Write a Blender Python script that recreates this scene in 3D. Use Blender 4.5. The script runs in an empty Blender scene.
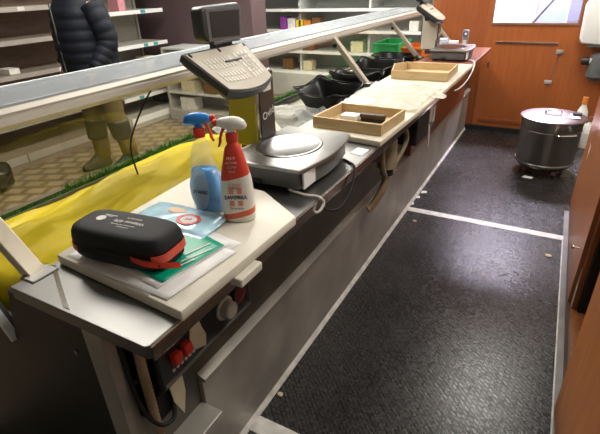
import bpy, bmesh, math, random
from mathutils import Vector, Matrix, noise
random.seed(7)
S = bpy.context.scene
COL = S.collection
PI = math.pi

# ------------------------------------------------------------------ materials
def new_mat(name):
    m = bpy.data.materials.new(name); m.use_nodes = True
    nt = m.node_tree
    b = nt.nodes['Principled BSDF']
    return m, nt, b

def mat(name, col, rough=.5, metal=0.0, var=.12, scale=6.0, bump=0.0, bscale=60.0, spec=.5, trans=0.0,
        stretch=(1, 1, 1), coat=0.0, rvar=0.0, emit=0.0, sheen=0.0, sss=0.0):
    m, nt, b = new_mat(name)
    N = nt.nodes; L = nt.links
    tc = N.new('ShaderNodeTexCoord'); mp = N.new('ShaderNodeMapping')
    mp.inputs['Scale'].default_value = stretch
    L.new(tc.outputs['Object'], mp.inputs['Vector'])
    nz = N.new('ShaderNodeTexNoise'); nz.inputs['Scale'].default_value = scale; nz.inputs['Detail'].default_value = 5
    L.new(mp.outputs[0], nz.inputs['Vector'])
    rp = N.new('ShaderNodeValToRGB')
    rp.color_ramp.elements[0].position = .3; rp.color_ramp.elements[1].position = .7
    rp.color_ramp.elements[0].color = (*[max(0, c * (1 - var)) for c in col], 1)
    rp.color_ramp.elements[1].color = (*[min(1, c * (1 + var)) for c in col], 1)
    L.new(nz.outputs['Fac'], rp.inputs['Fac']); L.new(rp.outputs['Color'], b.inputs['Base Color'])
    b.inputs['Roughness'].default_value = rough; b.inputs['Metallic'].default_value = metal
    b.inputs['Specular IOR Level'].default_value = spec
    b.inputs['Transmission Weight'].default_value = trans
    b.inputs['Coat Weight'].default_value = coat
    b.inputs['Sheen Weight'].default_value = sheen
    if rvar:
        mr = N.new('ShaderNodeMapRange'); mr.inputs['To Min'].default_value = max(.02, rough - rvar); mr.inputs['To Max'].default_value = rough + rvar
        L.new(nz.outputs['Fac'], mr.inputs['Value']); L.new(mr.outputs[0], b.inputs['Roughness'])
    if emit:
        L.new(rp.outputs['Color'], b.inputs['Emission Color']); b.inputs['Emission Strength'].default_value = emit
    if bump:
        n2 = N.new('ShaderNodeTexNoise'); n2.inputs['Scale'].default_value = bscale; n2.inputs['Detail'].default_value = 4
        L.new(mp.outputs[0], n2.inputs['Vector'])
        bp = N.new('ShaderNodeBump'); bp.inputs['Strength'].default_value = bump; bp.inputs['Distance'].default_value = .004
        L.new(n2.outputs['Fac'], bp.inputs['Height']); L.new(bp.outputs[0], b.inputs['Normal'])
    return m

def wood(name, dark, light, rough=.35, along=(14, 14, 1.2), coat=.2, scale=3.0):
    m, nt, b = new_mat(name); N = nt.nodes; L = nt.links
    tc = N.new('ShaderNodeTexCoord'); mp = N.new('ShaderNodeMapping'); mp.inputs['Scale'].default_value = along
    L.new(tc.outputs['Object'], mp.inputs['Vector'])
    nz = N.new('ShaderNodeTexNoise'); nz.inputs['Scale'].default_value = scale; nz.inputs['Detail'].default_value = 8
    nz.inputs['Distortion'].default_value = .6
    L.new(mp.outputs[0], nz.inputs['Vector'])
    rp = N.new('ShaderNodeValToRGB'); e = rp.color_ramp.elements
    e[0].position = .3; e[0].color = (*dark, 1); e[1].position = .72; e[1].color = (*light, 1)
    L.new(nz.outputs['Fac'], rp.inputs['Fac']); L.new(rp.outputs['Color'], b.inputs['Base Color'])
    b.inputs['Roughness'].default_value = rough; b.inputs['Coat Weight'].default_value = coat; b.inputs['Coat Roughness'].default_value = .25
    return m

def glass(name, tint=(.93, .95, .93), gloss=.10, rough=.02):
    m = bpy.data.materials.new(name); m.use_nodes = True
    nt = m.node_tree; N = nt.nodes; L = nt.links; N.clear()
    out = N.new('ShaderNodeOutputMaterial'); mx = N.new('ShaderNodeMixShader')
    t = N.new('ShaderNodeBsdfTransparent'); t.inputs[0].default_value = (*tint, 1)
    g = N.new('ShaderNodeBsdfGlossy'); g.inputs['Roughness'].default_value = rough
    lw = N.new('ShaderNodeLayerWeight'); lw.inputs['Blend'].default_value = .5
    pw = N.new('ShaderNodeMath'); pw.operation = 'POWER'; pw.inputs[1].default_value = 5; L.new(lw.outputs['Facing'], pw.inputs[0])
    ad = N.new('ShaderNodeMath'); ad.operation = 'MULTIPLY_ADD'; ad.inputs[1].default_value = .55; ad.inputs[2].default_value = gloss * .6
    ad.use_clamp = True
    L.new(pw.outputs[0], ad.inputs[0]); L.new(ad.outputs[0], mx.inputs['Fac'])
    L.new(t.outputs[0], mx.inputs[1]); L.new(g.outputs[0], mx.inputs[2]); L.new(mx.outputs[0], out.inputs['Surface'])
    return m

def veil(name, col, alpha, rough=.3):
    """thin milky film: part diffuse, part clear"""
    m, nt, b = new_mat(name); N = nt.nodes; L = nt.links
    b.inputs['Base Color'].default_value = (*col, 1); b.inputs['Roughness'].default_value = rough
    nz = N.new('ShaderNodeTexNoise'); nz.inputs['Scale'].default_value = 14
    tc = N.new('ShaderNodeTexCoord'); L.new(tc.outputs['Object'], nz.inputs['Vector'])
    mr = N.new('ShaderNodeMapRange'); mr.inputs['To Min'].default_value = alpha - .15; mr.inputs['To Max'].default_value = min(1, alpha + .15)
    L.new(nz.outputs['Fac'], mr.inputs['Value']); L.new(mr.outputs[0], b.inputs['Alpha'])
    return m

def rubber_mat_material():
    m, nt, b = new_mat('ribbed_black_rubber'); N = nt.nodes; L = nt.links
    tc = N.new('ShaderNodeTexCoord')
    mp = N.new('ShaderNodeMapping'); mp.inputs['Rotation'].default_value = (0, 0, math.radians(45)); L.new(tc.outputs['Object'], mp.inputs['Vector'])
    br = N.new('ShaderNodeTexBrick'); br.inputs['Scale'].default_value = 1
    br.inputs['Brick Width'].default_value = .030; br.inputs['Row Height'].default_value = .016; br.inputs['Mortar Size'].default_value = .004
    br.inputs['Mortar Smooth'].default_value = .6
    br.inputs['Color1'].default_value = (1, 1, 1, 1); br.inputs['Color2'].default_value = (.8, .8, .8, 1); br.inputs['Mortar'].default_value = (0, 0, 0, 1)
    L.new(mp.outputs[0], br.inputs['Vector'])
    big = N.new('ShaderNodeTexNoise'); big.inputs['Scale'].default_value = 3.5; big.inputs['Detail'].default_value = 6; L.new(tc.outputs['Object'], big.inputs['Vector'])
    mid = N.new('ShaderNodeTexNoise'); mid.inputs['Scale'].default_value = 60; mid.inputs['Detail'].default_value = 4; L.new(tc.outputs['Object'], mid.inputs['Vector'])
    rp = N.new('ShaderNodeValToRGB'); e = rp.color_ramp.elements
    e[0].position = .3; e[0].color = (.020, .020, .021, 1); e[1].position = .75; e[1].color = (.060, .058, .058, 1)
    L.new(big.outputs['Fac'], rp.inputs['Fac'])
    mixc = N.new('ShaderNodeMix'); mixc.data_type = 'RGBA'; mixc.blend_type = 'MULTIPLY'; mixc.inputs['Factor'].default_value = .7
    L.new(rp.outputs['Color'], mixc.inputs['A']); L.new(br.outputs['Color'], mixc.inputs['B'])
    L.new(mixc.outputs['Result'], b.inputs['Base Color'])
    mr = N.new('ShaderNodeMapRange'); mr.inputs['From Min'].default_value = .3; mr.inputs['From Max'].default_value = .7
    mr.inputs['To Min'].default_value = .18; mr.inputs['To Max'].default_value = .34
    L.new(mid.outputs['Fac'], mr.inputs['Value']); L.new(mr.outputs[0], b.inputs['Roughness'])
    b1 = N.new('ShaderNodeBump'); b1.inputs['Strength'].default_value = .9; b1.inputs['Distance'].default_value = .002
    L.new(br.outputs['Color'], b1.inputs['Height'])
    b2 = N.new('ShaderNodeBump'); b2.inputs['Strength'].default_value = .22; b2.inputs['Distance'].default_value = .004
    L.new(mid.outputs['Fac'], b2.inputs['Height']); L.new(b1.outputs[0], b2.inputs['Normal']); L.new(b2.outputs[0], b.inputs['Normal'])
    b.inputs['Specular IOR Level'].default_value = .5
    return m

def shop_floor_material():
    m, nt, b = new_mat('wave_patterned_floor_tiles'); N = nt.nodes; L = nt.links
    tc = N.new('ShaderNodeTexCoord')
    br = N.new('ShaderNodeTexBrick'); br.inputs['Scale'].default_value = 1
    br.inputs['Brick Width'].default_value = .19; br.inputs['Row Height'].default_value = .15; br.inputs['Mortar Size'].default_value = .05
    br.inputs['Mortar Smooth'].default_value = 1.0
    br.inputs['Color1'].default_value = (.34, .26, .17, 1); br.inputs['Color2'].default_value = (.28, .215, .14, 1); br.inputs['Mortar'].default_value = (.12, .085, .05, 1)
    mp = N.new('ShaderNodeMapping'); mp.inputs['Rotation'].default_value = (0, 0, math.radians(-28)); L.new(tc.outputs['Object'], mp.inputs['Vector'])
    L.new(mp.outputs[0], br.inputs['Vector']); L.new(br.outputs['Color'], b.inputs['Base Color'])
    b.inputs['Roughness'].default_value = .3
    return m

def banded(name, stops, axis='Z', wave=(0, 0), rough=.35, trans=0.0):
    """colour bands along an object axis: a printed sleeve; wave = (amplitude, slope over X)"""
    m, nt, b = new_mat(name); N = nt.nodes; L = nt.links
    tc = N.new('ShaderNodeTexCoord'); sp = N.new('ShaderNodeSeparateXYZ'); L.new(tc.outputs['Object'], sp.inputs[0])
    sn = N.new('ShaderNodeMath'); sn.operation = 'MULTIPLY'; sn.inputs[1].default_value = wave[1]; L.new(sp.outputs['X'], sn.inputs[0])
    ad = N.new('ShaderNodeMath'); ad.operation = 'ADD'; L.new(sp.outputs[axis], ad.inputs[0]); L.new(sn.outputs[0], ad.inputs[1])
    mr = N.new('ShaderNodeMapRange'); mr.inputs['From Min'].default_value = -.02; mr.inputs['From Max'].default_value = .30
    L.new(ad.outputs[0], mr.inputs['Value'])
    rp = N.new('ShaderNodeValToRGB'); cr = rp.color_ramp; cr.interpolation = 'CONSTANT'
    while len(cr.elements) < len(stops): cr.elements.new(.5)
    for el, (z, c) in zip(cr.elements, stops):
        el.position = (z + .02) / .32; el.color = (*c, 1)
    L.new(mr.outputs[0], rp.inputs['Fac']); L.new(rp.outputs['Color'], b.inputs['Base Color'])
    b.inputs['Roughness'].default_value = rough; b.inputs['Transmission Weight'].default_value = trans
    return m

M = {}
M['steel'] = mat('brushed_stainless', (.30, .295, .28), .36, 1, .10, 4, .12, 40, stretch=(1, 1, 1), rvar=.10)
M['steel_top'] = mat('worktop_stainless', (.215, .212, .205), .40, 1, .10, 5, .08, 30, rvar=.12)
M['steel_old'] = mat('scuffed_stainless', (.43, .405, .355), .46, .45, .22, 5, .25, 18, rvar=.12)
M['steel_dark'] = mat('dark_grey_painted_steel', (.028, .028, .024), .5, .3, .3, 5, .1, 40)
M['alu'] = mat('anodised_aluminium', (.47, .42, .33), .42, .55, .08, 9)
M['rail'] = mat('cream_aluminium_rail', (.52, .48, .41), .42, .15, .06, 5)
M['cream'] = mat('aged_cream_plastic', (.55, .46, .30), .5, 0, .15, 9)
M['board'] = mat('white_polyethylene_board', (.70, .66, .56), .45, 0, .07, 9, .10, 70)
M['board2'] = mat('worn_white_polyethylene', (.60, .55, .43), .45, 0, .09, 7, .10, 50)
M['black'] = mat('black_plastic', (.013, .013, .014), .4, 0, .3, 9)
M['blackmatte'] = mat('matt_black', (.008, .008, .008), .7, 0, .3, 9)
M['case'] = mat('moulded_black_fabric', (.012, .012, .013), .6, 0, .2, 60, .3, 500, spec=.3)
M['red'] = mat('red_plastic', (.62, .035, .015), .35, 0, .1, 9)
M['redorange'] = mat('red_orange_zip_tape', (.66, .085, .045), .55, 0, .12, 80, .2, 300)
M['white'] = mat('white_plastic', (.80, .79, .76), .35, 0, .03, 9)
M['paper'] = mat('white_paper', (.80, .79, .78), .7, 0, .03, 5)
M['greyprint'] = mat('grey_print', (.30, .30, .32), .7, 0, .1, 90)
M['green'] = mat('green_leaflet', (.0, .33, .19), .35, 0, .05, 9)
M['wipes'] = mat('pale_blue_film', (.42, .66, .78), .22, 0, .14, 26, .3, 30, coat=.3)
M['peach'] = mat('peach_print', (.80, .52, .30), .4)
M['bluehead'] = mat('blue_plastic', (.03, .26, .74), .3)
M['liquid'] = mat('blue_cleaner_liquid', (.02, .34, .78), .08, 0, .08, 9, coat=.6)
M['clear'] = veil('clear_bottle_plastic', (.74, .80, .84), .20, .12)
M['label'] = mat('pale_blue_label', (.60, .74, .86), .35, 0, .06, 20)
M['navy'] = mat('navy_print', (.02, .03, .10), .5)
M['yellow'] = mat('yellow_cover_cloth', (.76, .60, .012), .5, 0, .08, 5, .2, 30)
M['grass'] = mat('green_plastic_grass', (.085, .28, .045), .5, 0, .35, 40)
M['rubber'] = rubber_mat_material()
M['shopfloor'] = shop_floor_material()
M['strip'] = mat('white_floor_tape', (.66, .64, .60), .5, 0, .25, 16, .1, 30)
M['greytrim'] = mat('grey_floor_trim', (.20, .185, .175), .45, .2, .2, 9)
M['base'] = mat('dark_subfloor', (.03, .03, .03), .6)
M['doorwood'] = wood('orange_brown_veneer', (.29, .078, .018), (.37, .105, .025), .38)
M['doorwood2'] = wood('darker_orange_veneer', (.24, .062, .015), (.31, .085, .02), .38)
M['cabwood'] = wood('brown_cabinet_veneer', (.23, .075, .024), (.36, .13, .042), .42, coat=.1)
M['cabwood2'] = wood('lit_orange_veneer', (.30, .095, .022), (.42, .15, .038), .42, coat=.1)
M['countwood'] = wood('red_brown_counter_veneer', (.13, .036, .017), (.23, .07, .03), .3, along=(14, 1.2, 14))
M['traywood'] = wood('pale_poplar_wood', (.44, .31, .15), (.56, .41, .22), .6, along=(3, 12, 12), coat=0)
M['fglass'] = glass('display_glass', (.93, .92, .86), .07)
M['tglass'] = veil('dusty_top_glass', (.42, .46, .50), .55, .25)
M['wglass'] = glass('window_glass', (.93, .96, 1.0), .06)
M['keys'] = mat('keyboard_overlay', (.52, .47, .38), .45, 0, .05, 9)
M['keycap'] = mat('pale_key_print', (.68, .64, .55), .5)
M['keydark'] = mat('grey_key_print', (.34, .32, .30), .5)
M['scalegrey'] = mat('grey_scale_housing', (.10, .105, .10), .42, 0, .12, 9)
M['scaledark'] = mat('charcoal_scale_housing', (.030, .032, .034), .38, 0, .2, 9)
M['screen'] = mat('dark_display_window', (.012, .010, .009), .3, 0, .1, 9)
M['lightprint'] = mat('pale_print', (.62, .60, .55), .6)
M['polished'] = mat('polished_stainless', (.42, .40, .36), .18, 1, .05, 5)
M['dish'] = mat('satin_dish_stainless', (.21, .207, .20), .26, 1, .05, 5)
M['brownlabel'] = mat('dark_brown_panel', (.055, .042, .036), .3, .2, .2, 8)
M['potlid'] = mat('lid_stainless', (.50, .44, .46), .33, 1, .06, 9)
M['potbody'] = mat('pot_stainless', (.36, .33, .28), .32, 1, .12, 5, rvar=.1)
M['blackfilm'] = mat('glossy_black_film', (.006, .006, .007), .34, 0, .3, 9)
M['blackgloss'] = mat('glossy_black_rim', (.012, .012, .013), .2, 0, .2, 9)
M['whitefilm'] = veil('milky_plastic_film', (.66, .69, .66), .45, .22)
M['coverfilm'] = veil('clouded_cover_film', (.66, .64, .56), .6, .25)
M['greencrate'] = mat('green_crate_plastic', (.05, .50, .15), .4)
M['orangecrate'] = mat('orange_crate_plastic', (.72, .17, .02), .4)
M['jacket'] = mat('navy_black_quilted_nylon', (.006, .008, .014), .65, 0, .25, 18, .25, 120, spec=.25)
M['trouser'] = mat('ochre_brown_twill', (.11, .08, .02), .8, 0, .15, 60, .2, 300)
M['boot'] = mat('dark_grey_leather', (.008, .012, .016), .6, 0, .2, 30)
M['skin'] = mat('skin', (.48, .28, .20), .5)
M['hair'] = mat('dark_hair', (.02, .014, .01), .5, 0, .3, 90)
M['shelf'] = mat('taupe_shelf_steel', (.27, .22, .17), .5, .1, .08, 6)
M['shelfback'] = mat('brown_shelf_back', (.19, .13, .095), .6, 0, .2, 7, stretch=(1, 1, 9))
M['shelfpale'] = mat('pale_grey_shelf', (.42, .40, .35), .55, 0, .08, 6, stretch=(1, 1, 8))
M['pricerail'] = mat('grey_price_rail', (.40, .37, .33), .4, .1, .06, 9)
M['purple'] = mat('mauve_wall_paint', (.115, .075, .080), .6, 0, .08, 3)
M['fridge'] = mat('pale_fridge_lining', (.62, .64, .62), .4, 0, .05, 4)
M['wallpaint'] = mat('pale_wall_paint', (.52, .50, .46), .7, 0, .05, 3)
M['ceil'] = mat('ceiling_paint', (.60, .59, .56), .8, 0, .04, 3)
M['lamp'] = mat('fluorescent_diffuser', (1, .97, .90), .5, emit=6)
M['chrome'] = mat('chrome', (.75, .73, .70), .18, 1, .04, 9)
M['hose'] = mat('beige_corrugated_hose', (.30, .21, .12), .5, 0, .2, 20)
M['scaleknob'] = mat('grey_knob_plastic', (.36, .33, .28), .4)
M['dial'] = mat('dark_red_gauge_face', (.14, .02, .02), .25)
M['tape'] = mat('cream_masking_tape', (.62, .54, .38), .65, 0, .08, 30)
M['tan'] = mat('tan_device_plastic', (.24, .19, .12), .5, 0, .2, 12)
M['bluewhite'] = mat('blue_white_plastic', (.50, .62, .74), .4)
M['blueroom'] = mat('pale_blue_room_paint', (.26, .33, .48), .6, 0, .1, 3)
M['scrap'] = mat('scrap_paper', (.62, .50, .34), .7)
PROD = {}
for n, c in dict(purple=(.30, .06, .38), yellow=(.78, .55, .05), white=(.78, .76, .70), brown=(.20, .10, .04), orange=(.70, .25, .05),
                 blue=(.08, .15, .5), green=(.08, .32, .10), red=(.5, .04, .03), cream=(.70, .62, .42), grey=(.35, .35, .36), teal=(.05, .35, .35), pink=(.7, .3, .35)).items():
    PROD[n] = mat(n + '_packaging', c, .4, 0, .15, 25)

# ------------------------------------------------------------------ mesh helpers (coordinates in metres, world unless local=True)
def B(): return bmesh.new()

def box(bm, x0, x1, y0, y1, z0, z1, bev=0.0, seg=2):
    t = bmesh.new()
    bmesh.ops.create_cube(t, size=1)
    for v in t.verts:
        v.co = Vector(((x0 + x1) / 2 + v.co.x * (x1 - x0), (y0 + y1) / 2 + v.co.y * (y1 - y0), (z0 + z1) / 2 + v.co.z * (z1 - z0)))
    if bev: bmesh.ops.bevel(t, geom=t.edges[:], offset=bev, segments=seg, profile=.5, affect='EDGES')
    merge(bm, t); return bm

def merge(bm, t, mtx=None):
    if mtx is not None: t.transform(mtx)
    me = bpy.data.meshes.new('tmp'); t.to_mesh(me); t.free(); bm.from_mesh(me); bpy.data.meshes.remove(me)

def prism(bm, poly, fn, d0, d1, bev=0.0, seg=2):
    """extrude polygon (u,v) from depth d0 to d1, fn(u,v,d) -> xyz"""
    t = bmesh.new()
    a = [t.verts.new(fn(u, v, d0)) for u, v in poly]; b = [t.verts.new(fn(u, v, d1)) for u, v in poly]
    t.faces.new(a); t.faces.new(b[::-1]); n = len(poly)
    for i in range(n): t.faces.new((a[i], b[i], b[(i + 1) % n], a[(i + 1) % n]))
    bmesh.ops.recalc_face_normals(t, faces=t.faces[:])
    if bev: bmesh.ops.bevel(t, geom=t.edges[:], offset=bev, segments=seg, profile=.5, affect='EDGES')
    merge(bm, t); return bm

XY = lambda u, v, d: Vector((u, v, d))
XZ = lambda u, v, d: Vector((u, d, v))
YZ = lambda u, v, d: Vector((d, u, v))

def lathe(bm, prof, c=(0, 0, 0), seg=32, axis='Z', sx=1, sy=1):
    t = bmesh.new(); rings = []
    for r, h in prof:
        ring = []
        for i in range(seg):
            a = 2 * PI * i / seg; u, v = r * math.cos(a) * sx, r * math.sin(a) * sy
            p = (u, v, h) if axis == 'Z' else ((u, h, v) if axis == 'Y' else (h, u, v))
            ring.append(t.verts.new(Vector(p) + Vector(c)))
        rings.append(ring)
    for a, b in zip(rings, rings[1:]):
        for i in range(seg): t.faces.new((a[i], a[(i + 1) % seg], b[(i + 1) % seg], b[i]))
    for k in (0, -1):
        try: t.faces.new(rings[k])
        except ValueError: pass
    bmesh.ops.recalc_face_normals(t, faces=t.faces[:])
    merge(bm, t); return bm

def smooth_path(pts, n=6):
    P = [Vector(p) for p in pts]
    if len(P) < 3: return P
    out = []
    for i in range(len(P) - 1):
        p0 = P[max(i - 1, 0)]; p1 = P[i]; p2 = P[i + 1]; p3 = P[min(i + 2, len(P) - 1)]
        for k in range(n):
            t = k / n
            out.append(.5 * ((2 * p1) + (-p0 + p2) * t + (2 * p0 - 5 * p1 + 4 * p2 - p3) * t * t + (-p0 + 3 * p1 - 3 * p2 + p3) * t ** 3))
    out.append(P[-1]); return out

def tube(bm, pts, r, seg=10, smooth=True, n=6, ridged=0.0):
    P = smooth_path(pts, n) if smooth else [Vector(p) for p in pts]
    t = bmesh.new(); rings = []; up = Vector((0, 0, 1)); prev = None
    for i, p in enumerate(P):
        d = (P[min(i + 1, len(P) - 1)] - P[max(i - 1, 0)]).normalized()
        if prev is None:
            s = d.cross(up)
            if s.length < .1: s = d.cross(Vector((1, 0, 0)))
        else: s = prev - d * prev.dot(d)
        s.normalize(); prev = s; w = d.cross(s)
        rr = (r[0] + (r[1] - r[0]) * i / (len(P) - 1)) if isinstance(r, tuple) else r
        rr *= 1 + (ridged if i % 2 else 0)
        rings.append([t.verts.new(p + (s * math.cos(2 * PI * k / seg) + w * math.sin(2 * PI * k / seg)) * rr) for k in range(seg)])
    for a, b in zip(rings, rings[1:]):
        for i in range(seg): t.faces.new((a[i], a[(i + 1) % seg], b[(i + 1) % seg], b[i]))
    t.faces.new(rings[0]); t.faces.new(rings[-1])
    bmesh.ops.recalc_face_normals(t, faces=t.faces[:]); merge(bm, t); return bm

def bar(bm, a, b, w, h, side=(0, 1, 0), bev=.003):
    """square bar from a to b: w along `side`, h along the third direction"""
    a, b = Vector(a), Vector(b); d = b - a; L = d.length; d.normalize(); s = Vector(side).normalized(); n = d.cross(s)
    t = bmesh.new(); box(t, 0, L, -w / 2, w / 2, -h / 2, h / 2, bev)
    mt = Matrix((d, s, n)).transposed().to_4x4(); mt.translation = a
    merge(bm, t, mt); return bm

def loft(bm, rings, close=True):
    t = bmesh.new(); R = [[t.verts.new(Vector(p)) for p in r] for r in rings]; n = len(R[0])
    for a, b in zip(R, R[1:]):
        for i in range(n): t.faces.new((a[i], a[(i + 1) % n], b[(i + 1) % n], b[i]))
    if close: t.faces.new(R[0]); t.faces.new(R[-1])
    bmesh.ops.recalc_face_normals(t, faces=t.faces[:]); merge(bm, t); return bm

def sup(a, b, z, e=3.0, n=28, cx=0, cy=0):
    out = []
    for i in range(n):
        t = 2 * PI * i / n; c, s = math.cos(t), math.sin(t)
        out.append((cx + a * math.copysign(abs(c) ** (2 / e), c), cy + b * math.copysign(abs(s) ** (2 / e), s), z))
    return out

def sheet(bm, fn, nu, nv, thick=.0):
    t = bmesh.new(); V = [[t.verts.new(Vector(fn(i / nu, j / nv))) for j in range(nv + 1)] for i in range(nu + 1)]
    for i in range(nu):
        for j in range(nv): t.faces.new((V[i][j], V[i + 1][j], V[i + 1][j + 1], V[i][j + 1]))
    bmesh.ops.recalc_face_normals(t, faces=t.faces[:])
    if thick: bmesh.ops.solidify(t, geom=t.faces[:], thickness=thick)
    merge(bm, t); return bm

def text_bm(s, size, mtx, ext=.0004, align='CENTER'):
    cu = bpy.data.curves.new('lettering', 'FONT'); cu.body = s; cu.size = size; cu.extrude = ext; cu.align_x = align; cu.align_y = 'CENTER'
    cu.resolution_u = 2
    o = bpy.data.objects.new('lettering', cu); COL.objects.link(o)
    dg = bpy.context.evaluated_depsgraph_get(); me = bpy.data.meshes.new_from_object(o.evaluated_get(dg))
    b = bmesh.new(); b.from_mesh(me); b.transform(mtx); bpy.data.meshes.remove(me)
    bpy.data.objects.remove(o); bpy.data.curves.remove(cu); return b

def frame(origin, xdir, ydir):
    x = Vector(xdir).normalized(); y = Vector(ydir); y = (y - x * y.dot(x)).normalized(); z = x.cross(y)
    m = Matrix((x, y, z)).transposed().to_4x4(); m.translation = Vector(origin); return m

def origin_of(o):
    v = Vector((0, 0, 0))
    while o is not None: v += o.location; o = o.parent
    return v

def obj(name, bm, m, parent=None, local=False, smooth=False, tag=None, kind=None):
    if parent is None:
        xs = [v.co for v in bm.verts]
        off = Vector(((min(v.x for v in xs) + max(v.x for v in xs)) / 2, (min(v.y for v in xs) + max(v.y for v in xs)) / 2, min(v.z for v in xs)))
    else: off = Vector((0, 0, 0)) if local else origin_of(parent)
    bm.transform(Matrix.Translation(-off))
    me = bpy.data.meshes.new(name); bm.to_mesh(me); bm.free()
    if smooth:
        me.polygons.foreach_set('use_smooth', [True] * len(me.polygons))
        if smooth != 'all': me.set_sharp_from_angle(angle=math.radians(38))
    me.materials.append(m if not isinstance(m, str) else M[m])
    o = bpy.data.objects.new(name, me); COL.objects.link(o)
    if parent is None: o.location = off
    else: o.parent = parent
    if tag: o['label'], o['category'] = tag[0], tag[1]
    if tag and len(tag) > 2: o['group'] = tag[2]
    if kind: o['kind'] = kind
    return o

def thing(name, label, cat, loc=(0, 0, 0), rotz=0, group=None):
    o = bpy.data.objects.new(name, None); COL.objects.link(o); o.empty_display_size = .05
    o.location = loc; o.rotation_euler = (0, 0, rotz); o['label'] = label; o['category'] = cat
    if group: o['group'] = group
    return o

def struct(name, bm, m): return obj(name, bm, m, kind='structure')

def dup(root, loc, label=None, group=None):
    r = root.copy(); COL.objects.link(r); r.location = loc
    if label: r['label'] = label
    if group: r['group'] = group
    def rec(a, b):
        for ch in list(a.children):
            c = ch.copy(); COL.objects.link(c); c.parent = b; rec(ch, c)
    rec(root, r); return r

def nz(x, y, z=0.0, s=1.0): return noise.noise(Vector((x * s, y * s, z)))

# ------------------------------------------------------------------ room shell
ZW = .92                                  # worktop height
struct('floor', box(B(), -6.2, 1.45, -2.2, 7.4, -.06, -.002), 'base')
obj('shop_floor', box(B(), -6.2, -1.66, -2.2, 7.4, -.002, .0), 'shopfloor', kind='structure')
struct('ceiling', box(B(), -6.2, 1.45, -2.2, 7.4, 2.8, 2.86), 'ceil')
struct('wall_left', box(B(), -6.2, -6.1, -2.2, 7.4, 0, 2.8), 'wallpaint')
struct('wall_far', box(B(), -6.1, 1.4, 7.3, 7.4, 0, 2.8), 'blueroom')
struct('wall_right', box(B(), 1.35, 1.45, -2.2, 7.3, 0, 2.8), 'wallpaint')
struct('wall_front', box(B(), -6.1, 1.35, -2.2, -2.1, 0, 2.8), 'wallpaint')
struct('wall_side', box(B(), -1.27, -1.21, 5.23, 7.3, 0, 2.8), 'wallpaint')
# partition at the end of the aisle: wood panels around the door with its window
wb = B()
box(wb, -1.25, -.695, 5.16, 5.22, 0, 2.8); box(wb, .445, 1.35, 5.16, 5.22, 0, 2.8); box(wb, -.71, .46, 5.16, 5.22, 2.085, 2.8); box(wb, -.71, .46, 5.186, 5.22, 0, .06)
struct('wall_back', wb, 'doorwood2')
db = B()
Y0, Y1 = 5.145, 5.185
box(db, -.70, .45, Y0, Y1, .03, 1.075); box(db, -.70, -.655, Y0, Y1, 1.075, 2.09); box(db, .105, .16, Y0, Y1, 1.075, 2.09)
box(db, .40, .45, Y0, Y1, 1.075, 2.09); box(db, -.655, .40, Y0, Y1, 2.0, 2.09)
door = struct('door_1', db, 'doorwood')
fb = B()
for (a, b_) in ((-.655, .105), (.16, .40)):
    box(fb, a, b_, Y0 - .012, Y0 + .004, 1.065, 1.085); box(fb, a, a + .014, Y0 - .012, Y0 + .004, 1.085, 2.0); box(fb, b_ - .014, b_, Y0 - .012, Y0 + .004, 1.085, 2.0)
obj('window_frame', fb, mat('brown_window_bead', (.22, .11, .06), .5), door)
obj('pane', box(B(), -.655, .105, 5.163, 5.167, 1.075, 2.0), 'wglass', door)
obj('pane', box(B(), .16, .40, 5.163, 5.167, 1.075, 2.0), mat('frosted_grey_pane', (.55, .53, .52), .5), door)
obj('metal_strip', box(B(), -.587, -.03, Y0 - .012, Y0, .895, .912, .002), 'chrome', door)
for hx, hz in ((.0, .83), (-.045, .545)):
    h = B(); box(h, hx - .035, hx + .03, Y0 - .01, Y0, hz - .02, hz + .02, .003); lathe(h, [(.012, 0), (.012, .02)], (hx, Y0 - .028, hz), 12, 'Y')
    obj('latch', h, M['steel_old'], door, smooth=True)
obj('seam', tube(B(), [(.0, Y0 - .004, .81), (-.045, Y0 - .004, .56)], .003, 6, False), 'polished', door)
obj('lower_panel', box(B(), -.64, .42, Y0 - .009, Y0, .10, .135, .002), 'doorwood2', door)
obj('keyhole_plate', box(B(), -.63, -.615, Y0 - .006, Y0, .66, .72, .002), 'chrome', door)
struct('baseboard_back', box(B(), -.80, 1.3, 5.115, 5.145, 0, .05), 'blackmatte')
# room seen through the door's window
nb = thing('notice_board', 'white notice board on the wall seen through the door window', 'notice board', (-.35, 6.6, 1.2))
obj('panel', box(B(), -1.0, -.35, 6.55, 6.6, .9, 1.9, .004), 'paper', nb)
obj('panel_frame', box(B(), -1.02, -.33, 6.56, 6.61, .88, 1.92, .004), 'alu', nb)
pb = obj('blue_pipe', tube(B(), [(-.42, 6.3, .9), (-.1, 6.3, 1.35), (-.05, 6.3, 2.78)], .018, 8, False), mat('grey_pipe', (.16, .17, .2), .4), tag=('grey slanting pipe seen through the door window', 'pipe'))
cb = thing('wall_cupboard', 'pale blue cupboard beyond the door window at the right', 'cupboard', (.25, 6.6, 1.0))
obj('body', box(B(), -.02, .55, 6.35, 6.62, .0, 1.9, .005), 'bluewhite', cb)
obj('door', box(B(), .0, .26, 6.335, 6.35, 1.0, 1.88, .004), 'blueroom', cb); obj('door', box(B(), .27, .53, 6.335, 6.35, 1.0, 1.88, .004), 'blueroom', cb)

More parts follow.
